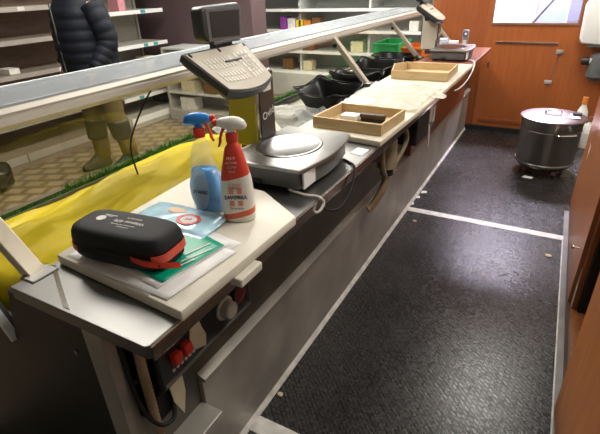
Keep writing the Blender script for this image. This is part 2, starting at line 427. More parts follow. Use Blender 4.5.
# aisle floor: rubber mats, seam strips and edge trims
for k, (y0, y1, lab) in enumerate(((-1.0, .872, 'black ribbed rubber mat nearest the camera, before the near white strip'),
                                   (.942, 2.895, 'long black ribbed rubber mat between the two white floor strips'),
                                   (2.957, 5.11, 'black ribbed rubber mat under the stockpot before the wooden door'))):
    poly = [(-.749, y0), (.246, y0), (.246, y1), (-.749, y1)] if k < 2 else [(-.749, y0), (.246, y0), (.246, 3.38), (1.2, 3.38), (1.2, y1), (-.749, y1)]
    obj('rubber_mat', prism(B(), poly, XY, -.001, .006), 'rubber', tag=(lab, 'mat', 'black rubber aisle mats'))
struct('trim_1', box(B(), -.775, .25, 2.895, 2.957, 0, .009), 'strip')
struct('trim_2', box(B(), -.775, .25, .872, .942, 0, .009), 'strip')
struct('trim_3', prism(B(), [(-.766, 0), (-.749, 0), (-.754, .010), (-.766, .026)], XZ, .72, 5.1), 'strip')
struct('trim_4', box(B(), .248, .285, -1, 3.36, 0, .008), 'greytrim')
struct('trim_5', box(B(), .2435, .249, -1, 2.95, 0, .0105), 'strip')

# ------------------------------------------------------------------ serving counter
C = thing('display_counter', 'long stainless serving counter with glass display well and cream top rail', 'counter', (-1.2, 2.5, 0))
obj('end_panel', prism(B(), [(-.745, .0), (-.745, .888), (-.985, .888), (-1.0, .90), (-1.065, .72), (-1.14, .83), (-1.66, .83), (-1.66, 0)], XZ, .396, .42), 'steel_dark', C)
obj('edge_trim', bar(B(), (-1.062, .396, .726), (-1.20, .396, .93), .02, .012, (0, 1, 0), .001), mat('pale_edge_trim', (.62, .66, .70), .3), C)
obj('corner_strip', box(B(), -.748, -.69, .392, .43, 0, .888, .002), 'steel_old', C)
sp = B(); lathe(sp, [(.006, 0), (.006, .004), (.003, .006)], (-.80, .392, .80), 10, 'Y'); obj('screw', sp, 'steel', C)
obj('front_panel', box(B(), -.80, -.782, .42, 5.1, .30, .888), mat('dull_olive_steel', (.10, .095, .075), .5, .3, .25, 5), C)
obj('skirt', box(B(), -.795, -.765, .70, 5.1, 0.0, .425, .002), 'steel_old', C)
obj('ledge', prism(B(), [(-.785, .425), (-.752, .425), (-.752, .437), (-.785, .452)], XZ, .70, 5.1), 'steel_old', C)
obj('lower_step', box(B(), -.79, -.70, .43, .70, .0, .33, .003), 'steel_old', C)
obj('deck', box(B(), -1.64, -.79, .42, 5.1, .74, .765), 'steel', C)
obj('customer_panel', box(B(), -1.66, -1.63, .42, 5.1, 0, .80), mat('brown_customer_panel', (.16, .12, .09), .5), C)
obj('inner_trough', box(B(), -.99, -.97, .43, 5.1, .765, .886), 'steel', C)
obj('sill', box(B(), -1.66, -1.58, .42, 5.1, .765, .785, .003), 'alu', C)
rb = B()
prism(rb, [(-1.27, 1.172), (-1.262, 1.185), (-1.266, 1.203), (-1.275, 1.207), (-1.272, 1.214), (-1.34, 1.216), (-1.345, 1.175), (-1.32, 1.166)], XZ, .25, 5.14)
obj('top_rail', rb, 'rail', C)
tg = obj('top_glass', box(B(), -1.60, -1.335, .25, 5.14, 1.216, 1.224, .001), 'tglass', C)
obj('glass_edge', box(B(), -1.612, -1.60, .25, 5.14, 1.214, 1.228, .002), mat('pale_glass_edge', (.62, .68, .70), .25), tg)
for a, b_ in ((.43, 1.585), (1.595, 2.745), (2.755, 3.885), (3.895, 5.12)):
    obj('front_glass', box(B(), -1.618, -1.612, a, b_, .785, 1.214), 'fglass', C)
posts = [(.455, -.955), (1.62, -.99), (2.753, -1.02), (3.888, -1.005), (5.05, -1.0)]
for py, px in posts:
    p = B(); bar(p, (px - .012, py, .905), (-1.285, py, 1.195), .042, .03, bev=.003)
    po = obj('support_post', p, 'alu', C)
    f = B(); box(f, px - .03, px + .02, py - .034, py + .034, ZW - .035, ZW + .004, .004); obj('foot', f, 'steel', po)
    g = B(); lathe(g, [(.012, 0), (.012, .03)], (-1.25, py - .035, 1.14), 10, 'Y'); obj('clamp', g, 'black', po)

wt = B()
prism(wt, [(-.974, .392), (-.56, .392), (-.554, .40), (-.554, 3.52), (-.974, 3.52)], XY, ZW - .032, ZW, .0015)
W = obj('worktop', wt, 'steel_top', tag=('stainless steel worktop along the serving counter with folded front edge', 'worktop'))
obj('front_lip', box(B(), -.557, -.551, .40, 3.52, ZW - .040, ZW - .004, .002), 'polished', W)
sb_ = B(); prism(sb_, [(-.97, .49), (-.80, .40), (-.78, .40), (-.955, .493)], XY, ZW - .001, ZW + .0015); obj('weld_seam', sb_, 'polished', W)
ww = B(); box(ww, -.974, -.554, 3.52, 4.60, ZW - .032, ZW, .003)
obj('wooden_worktop', ww, 'countwood', tag=('red-brown wooden end of the worktop under the far scale', 'worktop'))
wf = B(); box(wf, -.775, -.735, 2.80, 4.60, .455, ZW - .034, .003)
obj('apron_panel', wf, 'countwood', tag=('red-brown wooden apron panel under the far end of the worktop', 'panel'))

# control panel under the near corner
cp = obj('control_panel', box(B(), -.76, -.655, .475, .845, .655, .84, .008), 'black', C)
obj('panel_bezel', box(B(), -.657, -.650, .485, .835, .668, .676, .001), 'steel', cp)
obj('panel_bezel', box(B(), -.657, -.651, .485, .835, .792, .797, .001), 'steel', cp)
for yy in (.528, .562):
    s_ = B(); box(s_, -.656, -.636, yy - .013, yy + .013, .718, .75, .004); obj('red_switch', s_, 'red', cp)
t_ = B(); prism(t_, [(.592, .70), (.632, .682), (.638, .715), (.626, .75), (.62, .782), (.595, .785), (.582, .745)], YZ, -.6545, -.651); obj('tape_patch', t_, 'tape', cp)
k_ = B(); lathe(k_, [(.034, 0), (.034, .004), (.026, .006), (.024, .026), (.020, .030)], (-.655, .722, .735), 24, 'X'); obj('knob', k_, 'scaleknob', cp, smooth=True)
g_ = B(); lathe(g_, [(.030, 0), (.030, .007), (.026, .009)], (-.655, .788, .738), 24, 'X'); go = obj('gauge', g_, 'dial', cp, smooth=True)
g2 = B(); lathe(g2, [(.031, 0), (.033, .006), (.030, .010), (.027, .010), (.027, .006)], (-.655, .788, .738), 24, 'X'); obj('gauge_ring', g2, 'steel_dark', go, smooth=True)
for k in range(6): 
    q = B(); box(q, -.6555, -.652, .515 + k * .014, .523 + k * .014, .694, .702); obj('indicator_mark', q, 'lightprint', cp)
q = B(); lathe(q, [(.006, 0), (.006, .006)], (-.655, .53, .775), 10, 'X'); obj('indicator_lamp', q, 'cream', cp)
tg_ = B(); prism(tg_, [(.50, .665), (.545, .668), (.545, .60), (.528, .535), (.505, .60)], YZ, -.662, -.66); obj('hanging_tag', tg_, 'tape', tag=('cream paper tag hanging below the red switches', 'tag'))
obj('socket_box', box(B(), -.755, -.675, .455, .53, .56, .64, .008), 'blackmatte', tag=('black socket box under the control panel at the near corner', 'socket'))
obj('corrugated_hose', tube(B(), [(-.664, .452, .888), (-.666, .450, .83), (-.668, .449, .76), (-.669, .450, .68), (-.672, .452, .58), (-.680, .46, .46), (-.69, .475, .335)], .0105, 12, True, 14, .14), 'hose', smooth='all', tag=('beige corrugated hose hanging under the near worktop corner', 'hose'))
obj('power_cable', tube(B(), [(-.69, .425, .88), (-.684, .424, .75), (-.675, .43, .64), (-.66, .455, .575), (-.655, .49, .565), (-.67, .51, .60)], .0055, 8), 'blackmatte', smooth='all', tag=('thin black cable looping beside the beige hose', 'cable'))

# fittings under the far board
fx = thing('valve_manifold', 'tan valve bracket with two bent pipes hanging under the worktop', 'valve', (-.70, 2.05, .62))
obj('bracket', box(B(), -.76, -.66, 1.98, 2.14, .70, .86, .012), 'tan', fx)
obj('pipe', tube(B(), [(-.66, 1.96, .84), (-.63, 1.90, .80), (-.625, 1.90, .72), (-.64, 1.98, .655), (-.65, 2.03, .62)], .013, 10), 'tan', fx, smooth='all')
obj('pipe', tube(B(), [(-.66, 2.20, .84), (-.63, 2.26, .80), (-.625, 2.27, .73), (-.64, 2.17, .655), (-.65, 2.07, .62)], .013, 10), 'tan', fx, smooth='all')
v_ = B(); lathe(v_, [(.05, 0), (.045, .14), (.03, .16)], (-.655, 2.06, .66), 16); obj('valve_body', v_, 'tan', fx, smooth=True)
c_ = B(); lathe(c_, [(.033, 0), (.033, .025)], (-.65, 2.05, .625), 16); obj('clamp', c_, 'black', fx, smooth=True)
obj('drain_tube', tube(B(), [(-.65, 2.05, .625), (-.66, 2.03, .55), (-.70, 2.0, .46), (-.72, 1.98, .44)], .018, 10, ridged=.1), 'hose', fx, smooth='all')
obj('junction_box', box(B(), -.78, -.62, 2.47, 2.72, .64, .86, .008), 'blackmatte', tag=('black junction box hanging under the worktop beyond the tan valve', 'junction box'))
ph = thing('wall_socket', 'grey socket plate with white sticker beside the black junction box', 'socket', (-.66, 2.85, .66))
obj('plate', box(B(), -.78, -.63, 2.76, 2.93, .64, .84, .005), 'scalegrey', ph)
obj('sticker', box(B(), -.631, -.627, 2.78, 2.84, .70, .80), 'lightprint', ph); obj('sticker', box(B(), -.631, -.627, 2.86, 2.91, .68, .78), 'lightprint', ph)
obj('loose_cable', tube(B(), [(-.62, 2.74, .70), (-.615, 2.74, .62), (-.615, 2.745, .56)], .006, 8), 'lightprint', tag=('short pale cable hanging beside the black junction box', 'cable'))

# ------------------------------------------------------------------ boards and papers at the near end
bd = B(); prism(bd, [(-.955, .502), (-.540, .474), (-.532, .915), (-.70, 1.02), (-.985, 1.04)], XY, ZW + .001, ZW + .028, .005)
obj('cutting_board', bd, 'board', smooth=True, tag=('thick white cutting board under the black case and the spray bottles', 'cutting board'))
b2 = B(); box(b2, -.60, -.519, .64, .725, ZW - .022, ZW + .0005, .004)
bpy_b2 = obj('board_stop', b2, 'board', tag=('small white block jutting out under the near cutting board', 'block'))
ZB = ZW + .0285
def paper(name, pts, z, lab, m='paper', cat='paper', curl=.0):
    a, b_, c, d = [Vector((p[0], p[1], 0)) for p in pts]
    def fn(u, v):
        p = (a * (1 - u) + b_ * u) * (1 - v) + (d * (1 - u) + c * u) * v
        return (p.x, p.y, z + curl * (max(0, u - .7) / .3) ** 2 + .0006 * (1 + nz(p.x, p.y, z * 40, 18)))
    return obj(name, sheet(B(), fn, 14, 14, .0006), m, smooth='all', tag=(lab, cat))
paper('paper_sheet', [(-.925, .51), (-.635, .483), (-.58, .735), (-.90, .78)], ZB, 'lowest white paper sheet under the black case, sticking out at left')
paper('paper_sheet', [(-.87, .493), (-.588, .488), (-.568, .695), (-.84, .72)], ZB + .0022, 'white printed paper sheet under the black case, its corner towards the counter edge')
paper('paper_sheet', [(-.89, .535), (-.63, .505), (-.60, .72), (-.86, .75)], ZB + .0044, 'uppermost white paper sheet lying directly under the green leaflet')
gl = paper('leaflet', [(-.80, .545), (-.632, .522), (-.606, .700), (-.775, .745)], ZB + .0068, 'green printed leaflet half under the black case', 'green', 'leaflet')
bars = B()
for k, (x0, y0, x1, y1) in enumerate(((-.650, .600, -.622, .672), (-.640, .585, -.630, .62), (-.662, .625, -.640, .69))):
    d = Vector((x1 - x0, y1 - y0, 0)); L_ = d.length
    bar(bars, (x0, y0, ZB + .0095), (x1, y1, ZB + .0095), .0035, .0006, (-d.y, d.x, 0), 0)
obj('printed_lines', bars, 'paper', gl)

# ---- black zip case
CS = thing('tool_case', 'black moulded zip case with red zip lying on white papers', 'case', (-.781, .576, ZB + .009), math.radians(7))
CSK = (.91, .88, .84)
def shell(z0, z1, w, d, top):
    rings = []
    if top:
        for z, k in ((z0, 1), (z0 + .012, 1.0), (z1 - .020, .985), (z1 - .008, .95), (z1 - .002, .90), (z1, .82)):
            rings.append(sup(w * k - (1 - k) * .0, d - (1 - k) * w, z, 4.2, 48))
        rings.append(sup(w * .5, d * .5, z1 + .001, 4, 48))
    else:
        for z, k in ((z0, .90), (z0 + .003, .95), (z0 + .012, .985), (z1, 1)):
            rings.append(sup(w * k, d - (1 - k) * w, z, 4.2, 48))
    b = B(); loft(b, rings); return b
obj('lower_shell', shell(0, .036, .142, .070, False), 'case', CS, local=True, smooth='all')
up = obj('upper_shell', shell(.047, .094, .142, .070, True), 'case', CS, local=True, smooth='all')
zb = B(); loft(zb, [sup(.1405, .0685, .0355, 4.2, 48), sup(.1430, .071, .038, 4.2, 48), sup(.1430, .071, .045, 4.2, 48), sup(.1405, .0685, .0478, 4.2, 48)])
obj('zip_band', zb, 'case', CS, local=True, smooth='all')
# red gusset shows at both ends
for sgn, w in ((1, .030), (-1, .042)):
    g = B(); rr = []
    ring0 = [p for p in sup(.1445, .0725, 0, 4.2, 96)]
    sel = [p for p in ring0 if p[0] * sgn > .1445 - w and (sgn < 0 or p[1] > -.066)]
    sel.sort(key=lambda p: p[1])
    t = bmesh.new(); lo = [t.verts.new((p[0], p[1], .028 if sgn > 0 else .024)) for p in sel]; hi = [t.verts.new((p[0], p[1], .052 if sgn > 0 else .042)) for p in sel]
    for i in range(len(sel) - 1): t.faces.new((lo[i], lo[i + 1], hi[i + 1], hi[i]))
    bmesh.ops.recalc_face_normals(t, faces=t.faces[:]); bmesh.ops.solidify(t, geom=t.faces[:], thickness=.0012); merge(g, t)
    obj('zip_tape', g, 'redorange', CS, local=True, smooth=True)
strp = B(); t = bmesh.new(); pts = smooth_path([(.070, -.0755, .045), (.112, -.080, .043), (.150, -.072, .041), (.190, -.050, .038)], 6)
a_ = [t.verts.new(p + Vector((0, 0, -.0085))) for p in pts]; c_ = [t.verts.new(p + Vector((0, 0, .0085))) for p in pts]
for i in range(len(pts) - 1): t.faces.new((a_[i], a_[i + 1], c_[i + 1], c_[i]))
bmesh.ops.solidify(t, geom=t.faces[:], thickness=.003); merge(strp, t)
obj('pull_strap', strp, 'redorange', CS, local=True, smooth=True)
rv = B(); lathe(rv, [(.003, 0), (.003, .004)], (.150, -.077, .041), 8, 'Y'); obj('rivet', rv, 'black', CS, local=True)
pr = B()
CASE_TEXT = True
for s, sz, dx, dy in (('Wittwer 870', .017, .012, .005), ('measuring kit', .0085, .014, .024), ('temperature and humidity', .007, .005, -.012), ('professional', .007, .012, -.022)):
    merge(pr, text_bm(s, sz, frame((dx, dy, .0952), (-1, 0, 0), (0, -1, 0))))
lathe(pr, [(.0125, 0), (.0125, .0006)], (-.075, .004, .0950), 20); box(pr, -.078, -.04, .022, .025, .0950, .0955); box(pr, -.07, -.05, .017, .019, .0950, .0955)
obj('printed_logo', pr, 'lightprint', up, local=True)

for o in [c for c in CS.children_recursive]:
    for v in o.data.vertices: v.co = Vector((v.co.x * CSK[0], v.co.y * CSK[1], v.co.z * CSK[2]))

# ---- blue wipes packet
WP = thing('wipes_packet', 'pale blue soft packet of wipes between the black case and spray bottles', 'packet', (-.80, .757, ZB), math.radians(2))
wp = B()
def pk(sign):
    def fn(u, v):
        x = (u - .5) * .25; y = (v - .5) * .125
        e = max(0, (1 - (2 * abs(u - .5)) ** 4) * (1 - (2 * abs(v - .5)) ** 4))
        base = .0075
        return (x + .004 * nz(x, y, 3, 30), y + .006 * nz(x, y, 7, 16), base + (sign * (.0125 * e ** .6) if sign > 0 else -.0065 * e ** .4) + (.0022 * nz(x, y, 1, 32) if sign > 0 else 0))
    return fn
sheet(wp, pk(1), 34, 20); sheet(wp, pk(-1), 34, 20); bmesh.ops.remove_doubles(wp, verts=wp.verts[:], dist=.0006)
pkt = obj('film', wp, 'wipes', WP, local=True, smooth='all')
lg = B(); lathe(lg, [(.034, .0), (.034, .0012), (.024, .0012), (.024, .0)], (.045, -.012, .0205), 28, sx=1, sy=.8); obj('red_ring', lg, 'red', pkt, local=True)
lg = B(); lathe(lg, [(.024, 0), (.023, .001)], (.045, -.012, .0205), 24, sx=1, sy=.8); obj('round_badge', lg, 'paper', pkt, local=True)
lg = B(); merge(lg, text_bm('soft', .013, frame((.045, -.012, .0222), (1, .1, 0), (0, 1, 0)))); obj('badge_word', lg, 'red', pkt, local=True)
lg = B(); lathe(lg, [(.03, 0), (.028, .001)], (-.02, .02, .0200), 18, sx=1, sy=.5); obj('peach_picture', lg, 'peach', pkt, local=True)

# ---- spray bottles (local X towards the right of the picture)
RZ = math.radians(26)
def trigger_head(P, s, headm, trigm, z0, collar_m):
    c = B(); lathe(c, [(.0155, z0), (.0165, z0 + .003), (.0165, z0 + .020), (.014, z0 + .024)], seg=24); obj('collar', c, collar_m, P, local=True, smooth=True)
    h = B(); rings = []
    for x, zc, hh, dd in ((-.046, .040, .004, .004), (-.040, .042, .011, .010), (-.026, .045, .015, .014), (-.006, .046, .0165, .016), (.014, .046, .015, .014), (.030, .047, .011, .010), (.038, .047, .008, .008)):
        rings.append([(s * x, dd * math.cos(a), z0 + zc + hh * math.sin(a)) for a in [2 * PI * i / 18 for i in range(18)]])
    loft(h, rings)
    hn = B(); lathe(hn, [(.011, z0 + .022), (.012, z0 + .036)], seg=18); merge(h, hn)
    obj('spray_head', h, headm, P, local=True, smooth='all')
    n = B(); lathe(n, [(.008, 0), (.0085, .004), (.0085, .013), (.006, .016)], (s * .037, 0, z0 + .047), 16, 'X')
    if s < 0:
        n.free(); n = B(); lathe(n, [(.008, 0), (.0085, -.004), (.0085, -.013), (.006, -.016)], (s * .037, 0, z0 + .047), 16, 'X')
    obj('nozzle', n, trigm, P, local=True, smooth=True)
    t = B(); rr = []
    for x, z, w, d in ((.020, .036, .007, .006), (.026, .026, .007, .005), (.031, .012, .0065, .004), (.033, -.002, .006, .004), (.038, -.012, .006, .003)):
        rr.append([(s * (x + d * math.cos(a)), w * math.sin(a), z0 + z + .0 * d) for a in [2 * PI * i / 12 for i in range(12)]])
    loft(t, rr); obj('trigger', t, trigm, P, local=True, smooth='all')

RBT = thing('spray_bottle', 'white and red spray bottle with white trigger head on the cutting board', 'spray bottle', (-.662, .842, ZB), RZ)
red_stops = [(-.02, (.80, .77, .70)), (.013, (.72, .13, .06)), (.030, (.80, .77, .70)), (.122, (.68, .055, .03))]
prof = [(0, .043, .024), (.004, .047, .027), (.03, .048, .028), (.07, .0475, .028), (.11, .044, .027), (.14, .038, .025), (.165, .031, .022), (.185, .026, .0195), (.198, .022, .018), (.207, .0145, .0145), (.214, .0145, .0145)]
rb_ = B(); loft(rb_, [sup(a, b_, z, 2.6, 32) for z, a, b_ in prof])
body = obj('bottle_body', rb_, banded('red_white_sleeve', red_stops, wave=(0, -.22), rough=.38), RBT, local=True, smooth='all')
trigger_head(RBT, -1, M['white'], M['red'], .212, M['red'])
def on_front(s, sz, x, z, d=.0285): return text_bm(s, sz, frame((x, -d, z), (1, .0, 0), (0, 0, 1)), .0012)
lb = B(); merge(lb, on_front('SAVORKA', .0145, .0, .073)); obj('brand_word', lb, 'navy', body, local=True)
lb = B()
for dx in (-.012, .012):
    for dz in (-.0165, .0165): box(lb, dx - .0065, dx + .0065, -.0294, -.026, .073 + dz - .0065, .073 + dz + .0065)
obj('red_squares', lb, mat('soft_red_print', (.74, .24, .17), .5), body, local=True)
lb = B(); merge(lb, on_front('disinfectant', .0085, 0, .1)); merge(lb, on_front('for surfaces', .0075, 0, .11)); obj('red_small_print', lb, mat('faded_red_print', (.74, .42, .34), .5), body, local=True)
lb = B(); merge(lb, on_front('750 ml spray', .008, .0, .042)); obj('grey_small_print', lb, mat('faded_grey_print', (.48, .48, .52), .5), body, local=True)
lb = B()
for k in range(4): merge(lb, text_bm(('MULTI', 'ACTION', 'CLEAN', 'PLUS')[k], .0085, frame((-.004, -.0245 - .0007 * k, .176 - .011 * k), (1, 0, 0), (0, .12, 1)), .0015))
obj('white_small_print', lb, mat('pink_print', (.86, .5, .42), .5), body, local=True)

BBT = thing('spray_bottle', 'clear spray bottle of blue cleaner with blue and red trigger head', 'spray bottle', (-.765, .850, ZB), RZ)
def bluering(a, b_, z, cx): return sup(a, b_, z, 3.0, 32, cx)
bprof = [(0, .044, .026, 0), (.004, .048, .029, 0), (.05, .048, .029, 0), (.09, .044, .028, -.004), (.13, .036, .026, -.011), (.165, .027, .022, -.017), (.19, .022, .019, -.017), (.205, .0145, .0145, -.016), (.212, .0145, .0145, -.016)]
bb_ = B(); loft(bb_, [bluering(a, b_, z, cx) for z, a, b_, cx in bprof])
bo = obj('bottle_body', bb_, 'clear', BBT, local=True, smooth='all')
lq = B(); loft(lq, [bluering(a - .0025, b_ - .0025, z, cx) for z, a, b_, cx in ((.004, .046, .028, 0), (.05, .0475, .0285, 0), (.09, .0435, .0275, -.004), (.122, .0375, .0255, -.0095))])
obj('liquid', lq, 'liquid', bo, local=True, smooth='all')
lab = B(); n_ = 30; tt = bmesh.new()
ring = []
for i in range(n_):
    a = 2 * PI * i / n_; ring.append(tt.verts.new((-.018 + .027 * math.cos(a), -.0302, .076 + .062 * math.sin(a) * (1.0 if math.sin(a) < 0 else 1.0))))
f_ = tt.faces.new(ring); bmesh.ops.solidify(tt, geom=[f_], thickness=.0012); merge(lab, tt)
lo_ = obj('label', lab, 'label', bo, local=True)
lw = B(); merge(lw, text_bm('STARES', .0125, frame((-.017, -.0312, .066), (1, 0, -.12), (0, 0, 1)), .0008)); obj('brand_word', lw, 'navy', lo_, local=True)
n_before = set(bpy.data.objects)
trigger_head(BBT, 1, M['bluehead'], M['red'], .210, M['red'])
for o in set(bpy.data.objects) - n_before:
    for v in o.data.vertices: v.co.x -= .016

def slim(o, kx, head):
    for v in o.data.vertices: v.co.x *= head if v.co.z > .236 else kx
for o in RBT.children_recursive: slim(o, .90, .84)
for o in BBT.children_recursive:
    slim(o, .92, .84)
    for v in o.data.vertices: v.co.x += .010 * min(1, max(0, (v.co.z - .09) / .1))

# ------------------------------------------------------------------ scales
def make_scale(label):
    T = thing('counter_scale', label, 'scale', (-.75, 1.27, ZW))
    outline = [(-.885, 1.075)] + [(-.610 + .026 * math.sin(PI * k / 12), 1.078 + .39 * k / 12) for k in range(13)] + [(-.63, 1.482), (-.885, 1.482)]
    inner = [(-.875, 1.09)] + [(-.622 + .024 * math.sin(PI * k / 12), 1.092 + .36 * k / 12) for k in range(13)] + [(-.64, 1.47), (-.875, 1.47)]
    hb = B(); prism(hb, inner, XY, ZW + .012, ZW + .07, .006); hs = obj('housing', hb, 'scalegrey', T, smooth=True)
    st = B(); box(st, -.612, -.606, 1.10, 1.185, ZW + .016, ZW + .066); obj('sticker', st, 'paper', hs)
    st = B(); box(st, -.79, -.755, 1.083, 1.091, ZW + .014, ZW + .03, .002); obj('level_window', st, 'black', hs)
    for fx_, fy in ((-.85, 1.12), (-.66, 1.12), (-.85, 1.44), (-.67, 1.44)):
        f = B(); lathe(f, [(.018, 0), (.018, .013)], (fx_, fy, ZW), 14); obj('foot', f, 'black', T)
    pb_ = B(); prism(pb_, outline, XY, ZW + .070, ZW + .084, .005); pl = obj('weighing_plate', pb_, 'steel', T, smooth=True)
    dm = B(); lathe(dm, [(.112, .0), (.112, .0015), (.107, .004), (.10, .003), (.095, .0012), (.0, .0025)], (-.755, 1.275, ZW + .0835), 48, sx=1.0, sy=1.15); obj('round_dish', dm, 'dish', pl, smooth=True)
    ar = B(); box(ar, -.98, -.86, 1.30, 1.38, ZW + .02, ZW + .06, .004); obj('bracket_arm', ar, 'scaledark', T)
    cl = B(); box(cl, -1.02, -.887, 1.295, 1.40, ZW + .05, 1.235, .004); co = obj('column', cl, 'polished', T, smooth=True)
    fp = B(); box(fp, -1.012, -.897, 1.289, 1.2955, ZW + .06, 1.228, .002); obj('front_panel', fp, mat('olive_yellow_front', (.46, .40, .03), .3, 0, .06, 6), co)  # added plate giving the column front its olive-yellow colour
    sd = B(); box(sd, -.889, -.883, 1.302, 1.394, ZW + .055, 1.23, .002); si = obj('side_panel', sd, 'brownlabel', co)
    lt = B(); merge(lt, text_bm('Ovid', .040, frame((-.8825, 1.350, 1.085), (0, 1, .25), (0, -.2, 1)), .001))
    obj('lettering', lt, 'lightprint', si)
    lt = B(); box(lt, -.8835, -.8815, 1.325, 1.375, 1.165, 1.195); obj('emblem', lt, 'lightprint', si)
    nk = B(); bar(nk, (-.95, 1.27, 1.20), (-.965, 1.25, 1.28), .09, .06, bev=.004); obj('neck', nk, 'scaledark', T)
    # keyboard: lies between the back edge (x -1.0, z 1.315) and the front edge (x -.85, z 1.215), facing the aisle
    bx = Vector((-1.005, 0, 1.318)); fv = Vector((.155, 0, -.10)); nrm = Vector((.10, 0, .155)).normalized()
    def kp(u, v, d=0.0):
        yb = 1.078 + .327 * u; yf = 1.092 + .250 * u
        bow = .16 * (1 - (2 * u - 1) ** 2) * v
        p = bx + fv * (v + bow); y = yb + (yf - yb) * v
        return Vector((p.x, y, p.z)) + nrm * d
    N_ = 14
    out = [(k / N_, 0.0) for k in range(N_ + 1)] + [(1 - k / N_, 1.0) for k in range(N_ + 1)]
    kb = B(); loft(kb, [[kp(.5 + (u - .5) * .90, .5 + (v - .5) * .9, -.038) for u, v in out], [kp(u, v, -.022) for u, v in out], [kp(u, v, 0) for u, v in out]]); ko = obj('keyboard', kb, 'scaledark', T)
    ov = B(); ins = [(.5 + (u - .5) * .95, .5 + (v - .5) * .92) for u, v in out]; loft(ov, [[kp(u, v, -.002) for u, v in ins], [kp(u, v, .003) for u, v in ins]]); oo = obj('key_overlay', ov, 'keys', ko)
    def keys(u0, u1, v0, v1, nu, nv, m, name, gap=.22):
        kbm = B()
        for i in range(nu):
            for j in range(nv):
                a = u0 + (u1 - u0) * (i + gap / 2) / nu; b_ = u0 + (u1 - u0) * (i + 1 - gap / 2) / nu
                c = v0 + (v1 - v0) * (j + gap / 2) / nv; d = v0 + (v1 - v0) * (j + 1 - gap / 2) / nv
                loft(kbm, [[kp(*q, h) for q in ((a, c), (b_, c), (b_, d), (a, d))] for h in (.002, .0045)])
        obj(name, kbm, m, oo)
    keys(.12, .56, .22, .48, 8, 2, 'keycap', 'key_block'); keys(.12, .56, .54, .78, 8, 2, 'keycap', 'key_block')
    keys(.62, .90, .20, .80, 4, 5, 'keycap', 'number_keys'); keys(.69, .83, .24, .66, 2, 4, 'keydark', 'number_keys', .5)
    for u in (.06, .5, .95):
        sc = B(); loft(sc, [[kp(u + .013 * math.cos(a), .085 + .045 * math.sin(a), h) for a in [2 * PI * i / 12 for i in range(12)]] for h in (.002, .006)]); obj('screw', sc, 'black', oo)
    # display head above and behind the keyboard
    hb = B(); prism(hb, [(1.225, 1.335), (1.395, 1.322), (1.408, 1.335), (1.418, 1.43), (1.405, 1.447), (1.215, 1.442), (1.203, 1.43), (1.205, 1.35)], YZ, -1.062, -1.012, .008, 3)
    ho = obj('display_head', hb, 'scaledark', T, smooth=True)
    bz = B(); prism(bz, [(1.222, 1.338), (1.398, 1.330), (1.411, 1.435), (1.222, 1.436)], YZ, -1.0135, -1.010, .001); obj('display_bezel', bz, 'scalegrey', ho)
    bz = B(); prism(bz, [(1.240, 1.348), (1.390, 1.342), (1.400, 1.425), (1.238, 1.426)], YZ, -1.011, -1.0085); obj('display_window', bz, 'screen', ho)
    ba = B(); box(ba, -1.012, -1.005, 1.24, 1.39, 1.326, 1.336, .002); obj('display_bar', ba, 'scalegrey', ho)
    ne = B(); box(ne, -1.045, -1.02, 1.26, 1.36, 1.27, 1.34, .004); obj('head_stem', ne, 'scaledark', T)
    return T
SC1 = make_scale('silver counter scale with keyboard column beside the spray bottles')
SC2 = dup(SC1, (-.76, 3.905, ZW), 'silver counter scale at the far wooden end of the worktop')
for c in SC2.children_recursive:
    if c.name.startswith('front_panel'):
        c.data = c.data.copy(); c.data.materials[0] = M['keys']
cl = obj('cable', tube(B(), [(-.90, 1.16, ZW + .006), (-.93, 1.17, .945), (-.95, 1.22, .965), (-.93, 1.28, .975), (-.90, 1.33, .99)], .006, 8), mat('pale_cable', (.62, .58, .5), .5), SC1, smooth='all')
obj('cable', tube(B(), [(-.615, 1.42, ZW + .0045), (-.585, 1.40, ZW + .0045), (-.548, 1.36, ZW + .004), (-.536, 1.31, .875), (-.538, 1.235, .835), (-.545, 1.16, .85), (-.565, 1.11, .885), (-.60, 1.09, .90)], .004, 8), 'blackmatte', SC1, smooth='all')
obj('cable', tube(B(), [(-.66, 1.10, ZW + .006), (-.60, 1.085, ZW + .006), (-.555, 1.09, ZW + .006), (-.54, 1.10, .905), (-.545, 1.07, .885), (-.575, 1.06, .885)], .0045, 8), 'lightprint', SC1, smooth='all')
paper('paper_slip', [(-.625, 1.50), (-.575, 1.49), (-.57, 1.56), (-.62, 1.57)], ZW + .001, 'small white paper slip on the steel worktop behind the near scale', 'paper', 'paper')

